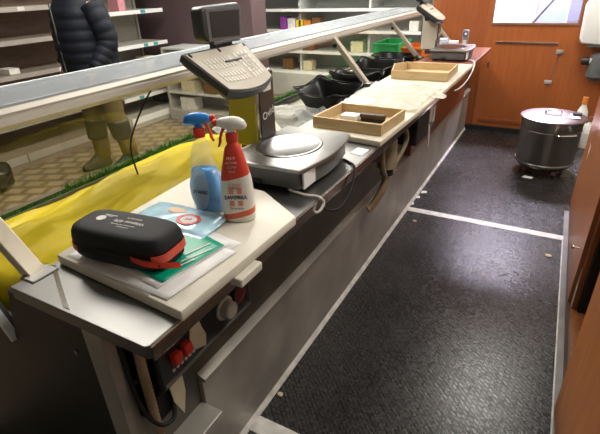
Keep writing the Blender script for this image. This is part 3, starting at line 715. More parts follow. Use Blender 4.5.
# ------------------------------------------------------------------ boards, trays and film further along
fb1 = B(); prism(fb1, [(-.935, 1.655), (-.542, 1.605), (-.518, 2.60), (-.945, 2.62)], XY, ZW + .001, ZW + .024, .004)
obj('cutting_board', fb1, 'board2', smooth=True, tag=('worn white cutting board under the nearer wooden tray', 'cutting board'))
fb2 = B(); prism(fb2, [(-.945, 2.63), (-.520, 2.61), (-.525, 3.50), (-.95, 3.50)], XY, ZW + .001, ZW + .024, .004)
obj('cutting_board', fb2, 'board2', smooth=True, tag=('white cutting board under the farther wooden tray', 'cutting board'))
ZF = ZW + .025
def make_tray(label, x0, x1, y0, y1, h, hl, hb, rz, loc):
    T = thing('wooden_tray', label, 'tray', loc, rz)
    b = B(); box(b, x0 + .004, x1 - .004, y0 + .004, y1 - .004, 0, .005); obj('tray_base', b, 'traywood', T, local=True)
    b = B(); box(b, x0, x1, y0, y0 + .009, .001, h, .001); obj('tray_side', b, 'traywood', T, local=True)
    b = B(); box(b, x0, x1, y1 - .009, y1, .001, hb, .001); obj('tray_side', b, 'traywood', T, local=True)
    b = B(); prism(b, [(y0 + .009, .001), (y1 - .009, .001), (y1 - .009, hb), (y0 + .06, hl), (y0 + .009, h)], YZ, x0, x0 + .009, .001); obj('tray_side', b, 'traywood', T, local=True)
    b = B(); box(b, x1 - .009, x1, y0 + .009, y1 - .009, .001, min(h, hb), .001); obj('tray_side', b, 'traywood', T, local=True)
    return T
make_tray('low pale wooden tray holding a white card on the worn board', -.16, .155, -.13, .14, .047, .047, .047, math.radians(-3), (-.708, 1.80, ZF))
obj('white_card', box(B(), -.80, -.725, 1.80, 1.86, ZF + .0065, ZF + .03, .002), 'paper', tag=('white card lying inside the nearer wooden tray', 'card'))
kn = thing('dark_brush', 'dark brown brush beside the white card in the nearer tray', 'brush', (-.65, 1.84, ZF + .007))
obj('handle', box(B(), -.715, -.60, 1.815, 1.845, ZF + .022, ZF + .040, .005), mat('dark_brown_wood', (.05, .028, .018), .5), kn)
obj('bristles', box(B(), -.71, -.605, 1.818, 1.842, ZF + .0065, ZF + .022, .001), 'blackmatte', kn)
make_tray('pale wooden tray with one raised side beyond the crumpled plastic film', -.17, .175, -.16, .20, .052, .085, .05, math.radians(2), (-.735, 2.965, ZF))

def film(name, x0, x1, y0, y1, z, amp, m, label, seed, nx=36, ny=30, sc=9, cat='plastic film', drape=None, lift=None):
    def fn(u, v):
        x = x0 + (x1 - x0) * u; y = y0 + (y1 - y0) * v
        xx = x + .03 * nz(x, y, seed + 9, 5); yy = y + .04 * nz(x, y, seed + 5, 5)
        h = (1 - abs(nz(x + .4 * y, y, seed, sc)) * 2.4) * amp * .6 + (1 - abs(nz(x, y - .5 * x, seed + 3, sc * 1.9)) * 2.2) * amp * .3
        zz = z + max(0, h)
        if drape: zz = drape(xx, yy, zz)
        if lift: zz += lift(u, v)
        return (xx, yy, zz)
    return obj(name, sheet(B(), fn, nx, ny), m, smooth='all', tag=(label, cat))
film('plastic_sheet', -.93, -.53, 2.06, 2.62, ZF + .003, .018, 'coverfilm', 'crumpled clouded plastic sheet on the boards between the wooden trays', 2)
tip = B(); sheet(tip, lambda u, v: (-.54 + .06 * u, 2.36 + .16 * v + .05 * u * (1 - 2 * v), ZF + .008 - .012 * u + .004 * math.sin(9 * v)), 6, 8); obj('film_corner', tip, 'coverfilm', smooth='all', tag=('corner of plastic film poking over the board edge', 'plastic film'))
pr2 = B()
for k in range(26):
    x = -.86 + .28 * random.random(); y = 2.60 + .12 * random.random(); a = random.random() * PI
    bar(pr2, (x, y, ZF + .001), (x + .03 * math.cos(a), y + .03 * math.sin(a), ZF + .001), .004, .0008, (-math.sin(a), math.cos(a), 0), 0)
obj('printed_wrap', pr2, 'greyprint', tag=('scattered grey print marks of a wrapper before the farther tray', 'wrapper'), kind='stuff')

# things standing at the far wooden end
pt = thing('desk_phone', 'grey handset standing upright at the far end of the worktop', 'phone', (-.755, 4.50, ZW))
obj('handset', box(B(), -.785, -.735, 4.40, 4.44, ZW + .004, 1.085, .01), mat('grey_phone_plastic', (.20, .22, .25), .4), pt, smooth=True)
ds = B(); box(ds, -.777, -.743, 4.396, 4.401, 1.035, 1.07, .001); obj('display', ds, 'navy', pt)
ds = B(); lathe(ds, [(.012, 0), (.012, .004)], (-.757, 4.395, 1.052), 14, 'Y'); obj('emblem', ds, 'paper', pt)
ds = B(); box(ds, -.775, -.745, 4.396, 4.401, .96, 1.0, .001); obj('keypad', ds, 'lightprint', pt)
obj('charging_base', box(B(), -.80, -.72, 4.385, 4.47, ZW, ZW + .03, .006), 'scalegrey', pt)
obj('white_box', box(B(), -.90, -.82, 4.40, 4.46, ZW, ZW + .07, .006), 'white', tag=('small white box beside the upright handset', 'box'))
cu_ = B(); lathe(cu_, [(.03, 0), (.036, .03), (.038, .08), (.034, .085)], (-.955, 4.46, ZW), 20); obj('blue_tub', cu_, 'bluewhite', smooth=True, tag=('pale blue tub at the far end left of the white box', 'tub'))
obj('cable', tube(B(), [(-.60, 3.78, ZW + .01), (-.56, 3.72, ZW + .012), (-.535, 3.62, ZW + .01), (-.525, 3.5, .895), (-.528, 3.32, .858), (-.54, 3.16, .842), (-.552, 3.06, .845)], .0045, 8), 'white', SC2, smooth='all')

# ------------------------------------------------------------------ inside the display well
def ycover(u, v):
    x = -.985 - .60 * u; y = .428 + 1.36 * v
    fold = .034 * nz(x * 1.2, y * .9, 1.5, 4.5) - .030 * abs(nz(x + .5 * y, y * .4 - x, 4, 6.5))
    ridge = .03 * math.exp(-((u - .62 - .16 * math.sin(3.2 * v)) / .06) ** 2)
    z = .865 - .055 * u + fold + ridge * .7
    z = max(z, .772) if u > .02 else min(z, .88)
    if v < .03: z = .76 + (z - .76) * v / .03
    if u > .93: z = .79 + (z - .79) * (1 - u) / .07
    return (x + .012 * nz(x, y, 8, 5), y + .02 * nz(x, y, 2, 4), z)
obj('yellow_cover', sheet(B(), ycover, 60, 90, .0015), 'yellow', smooth='all', tag=('yellow cloth cover spread in folds over the near display well', 'cloth'))
gb = B(); t = bmesh.new()
for k in range(5200):
    y = .46 + 3.0 * random.random(); x = -1.590 - .035 * random.random(); a = random.random() * 6.28; h = (.016 + .020 * random.random()) * (1.0 if y < .95 else 1.7); w = .0026
    lx, ly = .016 * (random.random() - .5), .016 * (random.random() - .5)
    p0 = t.verts.new((x - w * math.cos(a), y - w * math.sin(a), .785)); p1 = t.verts.new((x + w * math.cos(a), y + w * math.sin(a), .785)); p2 = t.verts.new((x + lx, y + ly, .785 + h))
    t.faces.new((p0, p1, p2))
merge(gb, t)
# glass stands at -1.612: keep blades inside
for v in gb.verts: v.co.x = max(v.co.x, -1.608)
obj('plastic_grass', gb, 'grass', tag=('strip of green plastic grass along the foot of the display glass', 'grass'), kind='stuff')
obj('grass_border', box(B(), -1.578, -1.572, .46, 3.46, .785, .806), 'scalegrey', tag=('grey edging strip in front of the plastic grass', 'edging'))
obj('bent_wire', tube(B(), [(-1.40, 1.16, .79), (-1.40, 1.145, .88), (-1.40, 1.15, .97), (-1.37, 1.20, 1.08), (-1.33, 1.255, 1.175)], .0035, 8), 'steel_dark', smooth='all', tag=('thin grey wire rising from the yellow cover to the top rail', 'wire'))
# pale film, black film and crates further along
film('film_heap', -1.55, -1.02, 1.82, 2.14, .785, .055, 'whitefilm', 'heap of crumpled clear film in the well behind the near scale', 6, 40, 40, 6)
film('film_sheet', -1.55, -1.03, 2.20, 2.42, .785, .06, 'whitefilm', 'milky film sheet spread in the well before the black film', 21, 36, 36, 5)
def black_tray(label, x, y, a, b_, h, rz, tilt, p=6):
    T = thing('display_tray', label, 'tray', (x, y, .767), rz)
    R = Matrix.Rotation(tilt, 4, 'X'); n = 44; rings = []
    for k, zz, in ((.0, .004), (.62, .004), (.72, .010), (.86, .55), (.94, .90), (1.0, 1.0), (1.06, 1.0), (1.06, .97), (1.0, .965), (.92, .85), (.84, .50), (.70, .0), (.0, .0)):
        ring = []
        for q in sup(a * max(k, .02), b_ * max(k, .02), 0, p, n):
            c = (abs(q[0]) / a * abs(q[1]) / b_) if k > .9 else 0
            ring.append(R @ Vector((q[0], q[1], zz * h + .05 * c ** 3)))
        rings.append(ring)
    zmin = min(v.z for rg in rings for v in rg)
    b = B(); loft(b, [[v - Vector((0, 0, zmin)) for v in rg] for rg in rings]); obj('tray_body', b, 'blackfilm', T, local=True, smooth=True)
    rm = B(); tube(rm, [v - Vector((0, 0, zmin - .002)) for v in rings[6][::2] + [rings[6][0]]], .004, 6, False); obj('tray_rim', rm, 'blackgloss', T, local=True, smooth='all')
black_tray('black display tray with pointed corners lying before the middle post', -1.24, 2.62, .20, .13, .11, math.radians(-20), math.radians(9))
black_tray('black display tray standing beside the foot of the middle post', -1.21, 3.00, .17, .14, .135, math.radians(12), math.radians(-6))
black_tray('black display tray between the middle post and the raised side of the far tray', -1.19, 3.37, .17, .14, .15, math.radians(4), math.radians(4))
black_tray('oval black bowl next to the green crate', -1.21, 3.82, .18, .15, .165, 0, 0, 2)
def crate(label, m, x0, x1, y0, y1, z0, z1):
    T = thing('plastic_crate', label, 'crate', ((x0 + x1) / 2, (y0 + y1) / 2, z0))
    w = .012
    obj('crate_base', box(B(), x0, x1, y0, y1, z0, z0 + w), m, T)
    for a in ((x0, x1, y0, y0 + w), (x0, x1, y1 - w, y1), (x0, x0 + w, y0 + w, y1 - w), (x1 - w, x1, y0 + w, y1 - w)):
        obj('crate_side', box(B(), *a, z0 + w, z1, .002), m, T)
    obj('crate_rim', box(B(), x0 - .008, x1 + .008, y0 - .008, y0, z1 - .02, z1, .002), m, T)
crate('bright green plastic crate standing in the far display well', 'greencrate', -1.52, -1.28, 4.15, 4.55, .766, .985)
crate('orange plastic crate in the far well behind the far post', 'orangecrate', -1.24, -1.06, 4.12, 4.5, .766, .96)

# ------------------------------------------------------------------ stockpot on its dolly
PX, PY = .055, 4.12
SP = thing('stockpot', 'large stainless stockpot with lid on the black mat by the door', 'pot', (PX, PY, .08))
b = B(); lathe(b, [(.0, .0805), (.205, .0805), (.214, .086), (.219, .098), (.226, .455), (.230, .46), (.230, .466), (.218, .466), (.218, .11), (.0, .10)], (PX, PY, 0), 56); pbd = obj('pot_body', b, 'potbody', SP, smooth=True)
b = B(); lathe(b, [(.2245, .378), (.228, .381), (.2245, .384)], (PX, PY, 0), 56); obj('pressed_band', b, 'steel', pbd, smooth=True)
b = B(); lathe(b, [(.2235, .100), (.2265, .103), (.2265, .112), (.2235, .115)], (PX, PY, 0), 56); obj('bottom_band', b, 'steel', pbd, smooth=True)
b = B(); lathe(b, [(.238, .463), (.242, .468), (.242, .476), (.234, .480), (.17, .490), (.10, .496), (.06, .492), (.0, .490)], (PX, PY, 0), 56); ld = obj('lid', b, 'potlid', SP, smooth=True)
b = B(); tube(b, [(PX - .06, PY - .015, .493), (PX - .055, PY - .016, .515), (PX - .02, PY - .02, .522), (PX + .02, PY - .022, .522), (PX + .05, PY - .025, .513), (PX + .055, PY - .025, .493)], .007, 8); obj('lid_handle', b, 'chrome', ld, smooth='all')
for ang in (-62, 118):
    a = math.radians(ang); ca, sa = math.cos(a), math.sin(a); tx, ty = -sa, ca
    P_ = lambda r, s, z: (PX + ca * r + tx * s, PY + sa * r + ty * s, z)
    b = B(); tube(b, [P_(.222, -.07, .385), P_(.255, -.068, .385), P_(.263, -.05, .385), P_(.263, .05, .385), P_(.255, .068, .385), P_(.222, .07, .385)], .008, 8); obj('handle', b, 'chrome', SP, smooth='all')
DL = thing('wheeled_dolly', 'low black wheeled dolly carrying the stockpot', 'dolly', (PX, PY, 0))
b = B(); lathe(b, [(.185, .060), (.19, .064), (.19, .077), (.185, .079)], (PX, PY, 0), 40); obj('dolly_plate', b, 'black', DL)
for k in range(4):
    a = math.radians(45 + 90 * k - 15); wx, wy = PX + .178 * math.cos(a), PY + .178 * math.sin(a)
    b = B(); lathe(b, [(.012, -.009), (.022, -.009), (.024, 0), (.022, .009), (.012, .009)], (wx, wy, .030), 18, 'X'); cw = obj('castor_wheel', b, 'black', DL, smooth=True)
    b = B(); box(b, wx - .014, wx + .014, wy - .012, wy + .012, .050, .059, .001); box(b, wx - .014, wx - .011, wy - .008, wy + .008, .028, .052); box(b, wx + .011, wx + .014, wy - .008, wy + .008, .028, .052); obj('castor_fork', b, 'steel', cw)
paper('cloth_scrap', [(PX + .06, PY - .12), (PX + .19, PY - .10), (PX + .18, PY + .02), (PX + .06, PY + .04)], .494, 'pale pink cloth lying on the stockpot lid', mat('pink_white_cloth', (.68, .58, .60), .7), 'cloth')
b = B(); box(b, PX + .13, PX + .195, PY - .03, PY + .015, .497, .515, .004); obj('black_clip', b, 'black', tag=('small black clip at the rim of the stockpot lid', 'clip'))
paper('paper_scrap', [(PX - .135, PY - .24), (PX - .06, PY - .25), (PX - .04, PY - .20), (PX - .11, PY - .185)], .0065, 'white paper scrap on the floor in front of the stockpot wheels')
for x, y, s_, lab in ((-.73, 1.065, .012, 'pale pink crumb near the counter foot by the near white strip'), (.178, 2.663, .018, 'small tan scrap on the mat near the right-hand cabinet'), (-.655, 2.757, .014, 'tiny pale chip on the mat before the far white strip')):
    b = B(); bmesh.ops.create_icosphere(b, subdivisions=1, radius=s_)
    for v in b.verts: v.co = Vector((v.co.x * 1.3 * (1 + .5 * nz(v.co.x, v.co.y, 3, 90)), v.co.y, max(v.co.z * .4, -.004) + .0045 + .006)) + Vector((x, y, .0))
    obj('crumb', b, 'scrap', tag=(lab, 'crumb'))
for k, (x, y) in enumerate(((-.745, 3.15), (-.72, 3.26), (-.755, 3.02))):
    paper('torn_paper', [(x - .02, y - .03), (x + .022, y - .012), (x + .012, y + .03), (x - .022, y + .016)], .0065, ('torn white paper bit nearest the far strip at the counter foot', 'torn white paper bit farthest along the counter foot', 'torn white paper bit on the near side of the far strip end')[1 if k == 1 else (0 if k == 0 else 2)])

# ------------------------------------------------------------------ right-hand cabinets
CX = .285
CB = thing('wooden_cabinet', 'brown wooden base cabinet along the right side of the aisle', 'cabinet', (.6, 1.9, 0))
b = B(); box(b, CX, .84, 3.335, 3.36, .0, .86); box(b, CX, CX + .02, 3.28, 3.335, .09, .86); box(b, CX, CX + .02, 2.06, 2.10, .09, .86)
box(b, CX, .84, .3, 3.34, .07, .09); box(b, .82, .84, .3, 3.34, .09, .86); box(b, CX, .84, .3, .32, .0, .86); box(b, CX, .84, 2.07, 2.09, .09, .86); box(b, CX, .84, 3.32, 3.34, .0, .86)
obj('carcass', b, 'cabwood', CB)
obj('shade_sheet', box(B(), .31, .815, 2.045, 2.068, .092, .855), 'blackmatte', CB)  # added black sheet standing in for the shade inside the open cabinet
obj('plinth', box(B(), CX - .008, CX + .01, .32, 3.36, 0, .088), mat('dark_brown_plinth', (.14, .07, .035), .5), CB)
obj('cabinet_top', box(B(), CX - .012, .86, .3, 3.37, .86, .885, .003), 'cabwood', CB)
d1 = obj('door', box(B(), CX - .018, CX, 2.10, 3.33, .095, .855, .002), 'cabwood', CB)
k = B(); lathe(k, [(.005, 0), (.005, -.018), (.011, -.022), (.011, -.03), (.007, -.034)], (CX - .018, 2.235, .325), 14, 'X'); obj('knob', k, 'chrome', d1, smooth=True)
ch = B(); prism(ch, [(2.065, .095), (2.095, .095), (2.095, .30), (2.085, .23), (2.07, .20)], YZ, CX - .002, CX - .0005); obj('chipped_edge', ch, 'board2', CB)
ch = B(); prism(ch, [(3.0, .56), (3.05, .60), (3.04, .50)], YZ, CX - .0195, CX - .0181); obj('chip', ch, 'board2', d1)
# door ajar: hinged near y=.75, free edge towards the far end
hx, hy, fxx, fyy = CX, .55, .244, 1.40
dv = Vector((fxx - hx, fyy - hy, 0)); Ld = dv.length; b = B(); t = bmesh.new(); box(t, 0, Ld, -.009, .009, 0, .75, .002)
mt = frame((hx, hy, .10), dv, Vector((0, 0, 1)).cross(dv)); merge(b, t, mt)
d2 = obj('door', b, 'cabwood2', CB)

# things against the back wall at the right
wd = thing('towel_dispenser', 'white rounded dispenser on the back wall at the right', 'dispenser', (.30, 5.10, .92))
b = B(); prism(b, [(.13, .96), (.15, .925), (.40, .91), (.44, .95), (.44, 1.26), (.40, 1.31), (.16, 1.30), (.12, 1.25)], XZ, 4.96, 5.143, .02, 3); obj('cover', b, 'white', wd, smooth=True)
obj('paper_slot', box(B(), .2, .38, 4.97, 5.06, .902, .916), 'scalegrey', wd)
sd_ = thing('soap_dispenser', 'grey dispenser with a black knob below the white dispenser', 'dispenser', (.28, 5.08, .62))
b = B(); lathe(b, [(.05, .60), (.085, .64), (.09, .74), (.075, .82), (.04, .85)], (.33, 5.05, 0), 24); obj('tank', b, 'scalegrey', sd_, smooth=True)
b = B(); lathe(b, [(.03, 0), (.036, .01), (.036, .05), (.028, .06)], (.19, 5.02, .775), 18, 'X'); obj('knob', b, 'black', sd_, smooth=True)
b = B(); box(b, .245, .30, 5.0, 5.04, .755, .80, .006); box(b, .27, .40, 5.06, 5.145, .70, .78, .004); obj('arm', b, 'lightprint', sd_)
def jerry(label, x, y, h, w, body, cap):
    T = thing('cleaner_bottle', label, 'bottle', (x, y, 0))
    b = B(); loft(b, [sup(w * k, w * .7 * k, h * z, 3, 20, x, y) for z, k in ((.0, .9), (.03, 1), (.55, 1), (.72, .8), (.82, .4), (.88, .36))]); obj('bottle_body', b, body, T, smooth='all')
    b = B(); lathe(b, [(w * .45, h * .86), (w * .45, h)], (x, y, 0), 16); obj('cap', b, cap, T, smooth=True)
    b = B(); box(b, x - w * .6, x + w * .6, y - w * .72, y - w * .68, h * .2, h * .5); obj('label', b, 'lightprint', T)
    return T
jerry('white cleaner bottle with orange cap standing by the back door', .30, 4.98, .46, .055, M['white'], PROD['orange'])
jerry('shorter white bottle with yellow cap in front of the orange-capped one', .27, 4.84, .34, .05, PROD['cream'], PROD['yellow'])
jerry('brown-capped white canister nearest the cabinet end at the back door', .385, 4.90, .30, .06, M['white'], PROD['brown'])

# ------------------------------------------------------------------ shop side: shelving, wall, fridge, person
GX = -4.35
def gondola(label, y0, y1, zs, backm, shelfm, railm, labcols):
    T = thing('shop_shelving', label, 'shelving', (GX - .3, (y0 + y1) / 2, 0))
    obj('back_board', box(B(), GX - .50, GX - .47, y0, y1, .0, 2.1), backm, T)
    for yy in (y0, y1 - .03): obj('upright', box(B(), GX - .47, GX - .44, yy, yy + .03, 0, 2.1), shelfm, T)
    bs = obj('base_plinth', box(B(), GX - .46, GX + .06, y0, y1, .0, .13, .004), shelfm, T)
    obj('kick_rail', box(B(), GX + .058, GX + .066, y0 + .01, y1 - .01, .055, .128), railm, bs)
    for z in zs:
        s = obj('shelf', box(B(), GX - .44, GX, y0 + .005, y1 - .005, z - .025, z), shelfm, T)
        obj('price_rail', box(B(), GX - .001, GX + .010, y0 + .005, y1 - .005, z - .038, z + .004), railm, s)
        for j in range(random.choice((1, 2))):
            yy = y0 + .2 + random.random() * (y1 - y0 - .4); obj('price_label', box(B(), GX + .010, GX + .012, yy, yy + .07, z - .034, z), random.choice(labcols), s)
    return T
zs = (.42, .72, .84 + .0, 1.12, 1.39, 1.7)
gondola('brown-backed shop shelving nearest the left edge of the picture', 1.0, 2.3, (.40, .83, 1.12, 1.39, 1.7), 'shelfback', 'shelf', 'pricerail', ['paper', 'lightprint'])
gondola('brown-backed shop shelving directly behind the dark jacket', 2.3, 3.6, (.40, .83, 1.12, 1.39, 1.7), 'shelfback', 'shelf', 'pricerail', ['paper', 'lightprint'])
gondola('pale grey shop shelving between the dark jacket and the mauve wall', 3.6, 4.45, (.35, .60, .92, 1.28, 1.6), 'shelfpale', 'shelfpale', 'paper', ['paper', PROD['teal']])
k = 0
for (y, z, w, h, c, lab) in ((2.36, .40, .16, .12, 'cream', 'cream carton on the low brown shelf by the jacket'), (1.75, .40, .2, .1, 'brown', 'brown carton on the low shelf near the left edge'),
                             (2.45, .83, .10, .05, 'white', 'flat white pack on the middle brown shelf at left'), (3.75, .35, .15, .13, 'grey', 'grey carton on the lowest pale shelf'),
                             (4.1, .60, .14, .16, 'cream', 'cream carton on the pale shelf beside the mauve wall'), (3.85, 1.28, .10, .12, 'pink', 'pink packet on the pale upper shelf')):
    obj('carton', box(B(), GX - .22, GX - .06, y, y + w, z, z + h, .004), PROD[c], tag=(lab, 'carton'))
bl = B(); bmesh.ops.create_icosphere(bl, subdivisions=4, radius=1)
for v in bl.verts:
    n = 1 + .22 * nz(v.co.x, v.co.y, v.co.z * 2, 2.2); v.co = Vector((-4.02 + v.co.x * .17 * n, 1.80 + v.co.y * .17 * n, max(.002, .13 + v.co.z * .15 * n)))
obj('bag', bl, 'blackfilm', smooth='all', tag=('dark crumpled bag on the shop floor at the left edge', 'bag'))
struct('wall_purple', box(B(), -6.1, -3.16, 4.62, 4.92, 0, 2.8), 'purple')
LU = thing('low_shelving', 'low pale grey shelf unit standing before the mauve wall', 'shelving', (-3.5, 4.4, 0))
obj('base_plinth', box(B(), -4.25, -3.2, 4.2, 4.6, 0, .12), 'shelfpale', LU)
obj('back_board', box(B(), -4.25, -3.2, 4.58, 4.61, .12, .86), 'shelfpale', LU)
for z in (.34, .60, .86): obj('shelf', box(B(), -4.25, -3.2, 4.22, 4.58, z - .02, z), 'fridge', LU)
for x in (-4.25, -3.22): obj('side', box(B(), x, x + .02, 4.21, 4.6, .12, .86), 'shelfpale', LU)
for x, z, w_, h_, c, lab in ((-4.05, .34, .2, .14, 'cream', 'cream pack on the low unit before the mauve wall'), (-3.7, .34, .18, .12, 'brown', 'brown pack on the low unit before the mauve wall'), (-3.6, .60, .2, .13, 'grey', 'grey pack on the low unit before the mauve wall'), (-4.1, .12, .22, .15, 'white', 'white pack at the bottom of the low unit')):
    obj('carton', box(B(), x, x + w_, 4.26, 4.42, z + .0005, z + h_, .004), PROD[c], tag=(lab, 'carton'))
# fridge cabinet facing the counter
FR = thing('wall_fridge', 'pale open wall fridge with white shelves beyond the mauve wall', 'fridge', (-2.3, 6.5, 0))
fy0, fy1, fx0, fx1 = 5.95, 6.6, -4.6, -1.30
obj('back_board', box(B(), fx0, fx1, fy1 - .03, fy1, .0, 2.1), 'fridge', FR)
obj('base_plinth', box(B(), fx0, fx1, fy0 - .1, fy1, .0, .34, .01), 'fridge', FR)
obj('canopy', box(B(), fx0, fx1, fy0, fy1, 1.95, 2.1, .01), 'fridge', FR)
for x in (fx0, -3.35, -2.30, fx1 - .03): 
    u_ = obj('upright', box(B(), x, x + .03, fy0 + .12, fy1, .34, 1.95), 'fridge', FR)
    if x == -3.35:
        for k in range(12): obj('slot', box(B(), x + .008, x + .022, fy0 + .116, fy0 + .121, .90 + k * .07, .93 + k * .07), 'scalegrey', u_)
shz = (.62, .90, 1.17, 1.44, 1.7)
for z in shz:
    s = obj('shelf', box(B(), fx0, fx1, fy0 + .05, fy1 - .03, z - .018, z), 'fridge', FR)
    obj('price_rail', box(B(), fx0, fx1, fy0 + .04, fy0 + .05, z - .03, z + .006), 'white', s)
items = [(-3.66, .90, .10, .17, 'purple'), (-3.54, .90, .12, .15, 'white'), (-3.40, .90, .11, .13, 'yellow'), (-3.27, .90, .10, .12, 'orange'), (-3.14, .90, .12, .16, 'brown'),
         (-3.6, .62, .12, .15, 'yellow'), (-3.3, .62, .16, .12, 'brown'), (-2.55, .62, .18, .14, 'cream'), (-2.2, .62, .15, .12, 'grey'),
         (-3.65, .34, .16, .16, 'brown'), (-3.3, .34, .14, .14, 'cream'), (-2.5, .34, .2, .12, 'white'),
         (-2.45, .90, .12, .11, 'cream'), (-1.75, .90, .12, .12, 'white')]
nm = {.90: 'middle', .62: 'lower', .34: 'bottom'}
for x, z, w, h, c in items:
    obj('food_pack', box(B(), x, x + w, fy0 + .12, fy0 + .28, z + .0005, z + h, .006), PROD[c], tag=(f'{c} food pack on the {nm[z]} shelf of the wall fridge' + (' at right' if x > -2.0 and z > .8 else ''), 'food pack'))

# ---- person in a dark quilted jacket, facing the shelving
PXc, PYc = -3.52, 2.66
PT = thing('person', 'person in a dark quilted jacket and ochre trousers standing before the shelving', 'person', (PXc, PYc, 0), math.radians(80))
def skin_mesh(name, verts, edges, radii, m, parent, sub=2, root=0):
    me = bpy.data.meshes.new(name); me.from_pydata([Vector(v) for v in verts], edges, []); o = bpy.data.objects.new(name, me); COL.objects.link(o)
    md = o.modifiers.new('skin', 'SKIN'); md.use_smooth_shade = True
    for i, r in enumerate(radii):
        sv = me.skin_vertices[0].data[i]; sv.radius = r if isinstance(r, tuple) else (r, r); sv.use_root = (i == root)
    sb = o.modifiers.new('sub', 'SUBSURF'); sb.levels = sub; sb.render_levels = sub
    dg = bpy.context.evaluated_depsgraph_get(); nm_ = bpy.data.meshes.new_from_object(o.evaluated_get(dg)); bpy.data.objects.remove(o)
    b = bmesh.new(); b.from_mesh(nm_); bpy.data.meshes.remove(nm_)
    return b
# local frame: person faces +Y' ; here built facing -X (towards the shelves), its left hand to the camera
V, Ed, Rd = [], [], []
def add(p, r, prev=None):
    V.append(p); Rd.append(r)
    if prev is not None: Ed.append((prev, len(V) - 1))
    return len(V) - 1
pel = add((0, 0, .93), (.15, .12)); 
ab = add((0, 0, 1.08), (.15, .12), pel); chs = add((-.01, 0, 1.27), (.17, .13), ab); sh = add((-.005, 0, 1.40), (.13, .10), chs); nk_ = add((-.015, 0, 1.49), .055, sh)
h1 = add((-.03, 0, 1.56), (.085, .075), nk_); h2 = add((-.035, 0, 1.64), (.10, .08), h1); h3 = add((-.02, 0, 1.71), (.075, .065), h2)
for s, dx in ((-1, .10), (1, -.06)):
    hp = add((0, s * .09, .88), .095, pel); kn_ = add((-.02 + dx * .5, s * .11, .48), .062, hp); an = add((dx + .03, s * .11, .10), .042, kn_)
    he = add((dx + .02, s * .11, .05), .04, an); to = add((dx - .16, s * .125, .035), .032, he)
    so = add((0, s * .19, 1.38), .065, sh); el = add((.03, s * .25, 1.12), .045, so); wr = add((-.10, s * .24, .93), .03, el); pm = add((-.14, s * .235, .89), (.032, .018), wr)
    for f in range(4): 
        a1 = add((-.165 - .002 * f, s * (.235 + .012 * (f - 1.5)), .845 + .004 * f), .009, pm); add((-.16, s * (.233 + .012 * (f - 1.5)), .815 + .005 * abs(f - 1.5)), .008, a1)
    add((-.175, s * .20, .875), .010, pm)
body = obj('body', skin_mesh('body', V, Ed, Rd, 'skin', PT, 2), 'skin', PT, local=True, smooth='all')
nsb = B(); loft(nsb, [[(-.125 - .001 * 0 + o_[0], o_[1], z) for o_ in ((0, -r), (-.5 * r, 0), (0, r), (.6 * r, 0))] for z, r in ((1.655, .006), (1.63, .012), (1.605, .018), (1.597, .010))]); obj('nose', nsb, 'skin', body, local=True, smooth='all')
for s in (-1, 1):
    e = B(); bmesh.ops.create_icosphere(e, subdivisions=2, radius=.011); e.transform(Matrix.Translation((-.117, s * .032, 1.652))); obj('eye', e, 'white', body, local=True, smooth='all')
    e = B(); bmesh.ops.create_icosphere(e, subdivisions=2, radius=.03); e.transform(Matrix.Translation((-.02, s * .088, 1.635)) @ Matrix.Diagonal((.6, .3, 1, 1))); obj('ear', e, 'skin', body, local=True, smooth='all')
e = B(); bmesh.ops.create_icosphere(e, subdivisions=2, radius=.022); e.transform(Matrix.Translation((-.113, 0, 1.575)) @ Matrix.Diagonal((.3, 1, .3, 1))); obj('mouth', e, mat('lips', (.38, .13, .11), .5), body, local=True, smooth='all')
hr = B(); bmesh.ops.create_icosphere(hr, subdivisions=4, radius=1)
for v in hr.verts:
    c = v.co.copy(); v.co = Vector((-.01 + c.x * .125, c.y * .105, 1.675 + c.z * .11))
    if c.x < -.35 and c.z < .45: v.co.x = -.01 + .3 * c.x * .125; 
    if c.z < -.6: v.co.z = 1.675 - .066
obj('hair', hr, 'hair', PT, local=True, smooth='all')
# jacket: quilted channels
def quilt(z0, z1, n, fn, amp):
    rings = []
    for i in range(n * 6 + 1):
        t_ = i / (n * 6); ph_ = abs(math.sin(PI * t_ * n)); rings.append(fn(z0 + (z1 - z0) * t_, t_, amp * ph_ ** .6))
    return rings
def torso(z, t_, p):
    w = .185 + .035 * math.sin(PI * min(1, t_ * 1.1)) - .06 * max(0, t_ - .86) / .14; d = .215 + .02 * math.sin(PI * t_) - .05 * max(0, t_ - .82) / .18
    return [(x * 1.0 - .005, y, z) for x, y, _ in sup(w + p, d + p, z, 2.5, 36)]
jk = B(); loft(jk, quilt(.80, 1.47, 8, torso, .009)); jo = obj('jacket', jk, 'jacket', PT, local=True, smooth='all')
cj = B(); loft(cj, [sup(.115, .13, 1.45, 2, 28, -.01), sup(.12, .135, 1.50, 2, 28, -.015), sup(.105, .12, 1.54, 2, 28, -.02)]); obj('collar', cj, 'jacket', jo, local=True, smooth='all')
zp = B(); box(zp, -.232, -.224, -.006, .006, .84, 1.42); obj('zip', zp, 'scalegrey', jo, local=True)
for s in (-1, 1):
    path = smooth_path([(0, s * .21, 1.40), (.02, s * .265, 1.27), (.035, s * .285, 1.13), (-.03, s * .28, 1.02), (-.10, s * .27, .93)], 12)
    rings = []
    for i, p in enumerate(path):
        d = (path[min(i + 1, len(path) - 1)] - path[max(i - 1, 0)]).normalized(); sd2 = Vector((0, 1, 0)); sd2 = (sd2 - d * sd2.dot(d)).normalized(); w2 = d.cross(sd2)
        r = .088 - .028 * i / len(path) + .007 * abs(math.sin(PI * i / 6)) ** .6
        rings.append([p + (sd2 * math.cos(a) + w2 * math.sin(a)) * r for a in [2 * PI * q / 22 for q in range(22)]])
    sl = B(); loft(sl, rings); obj('sleeve', sl, 'jacket', jo, local=True, smooth='all')
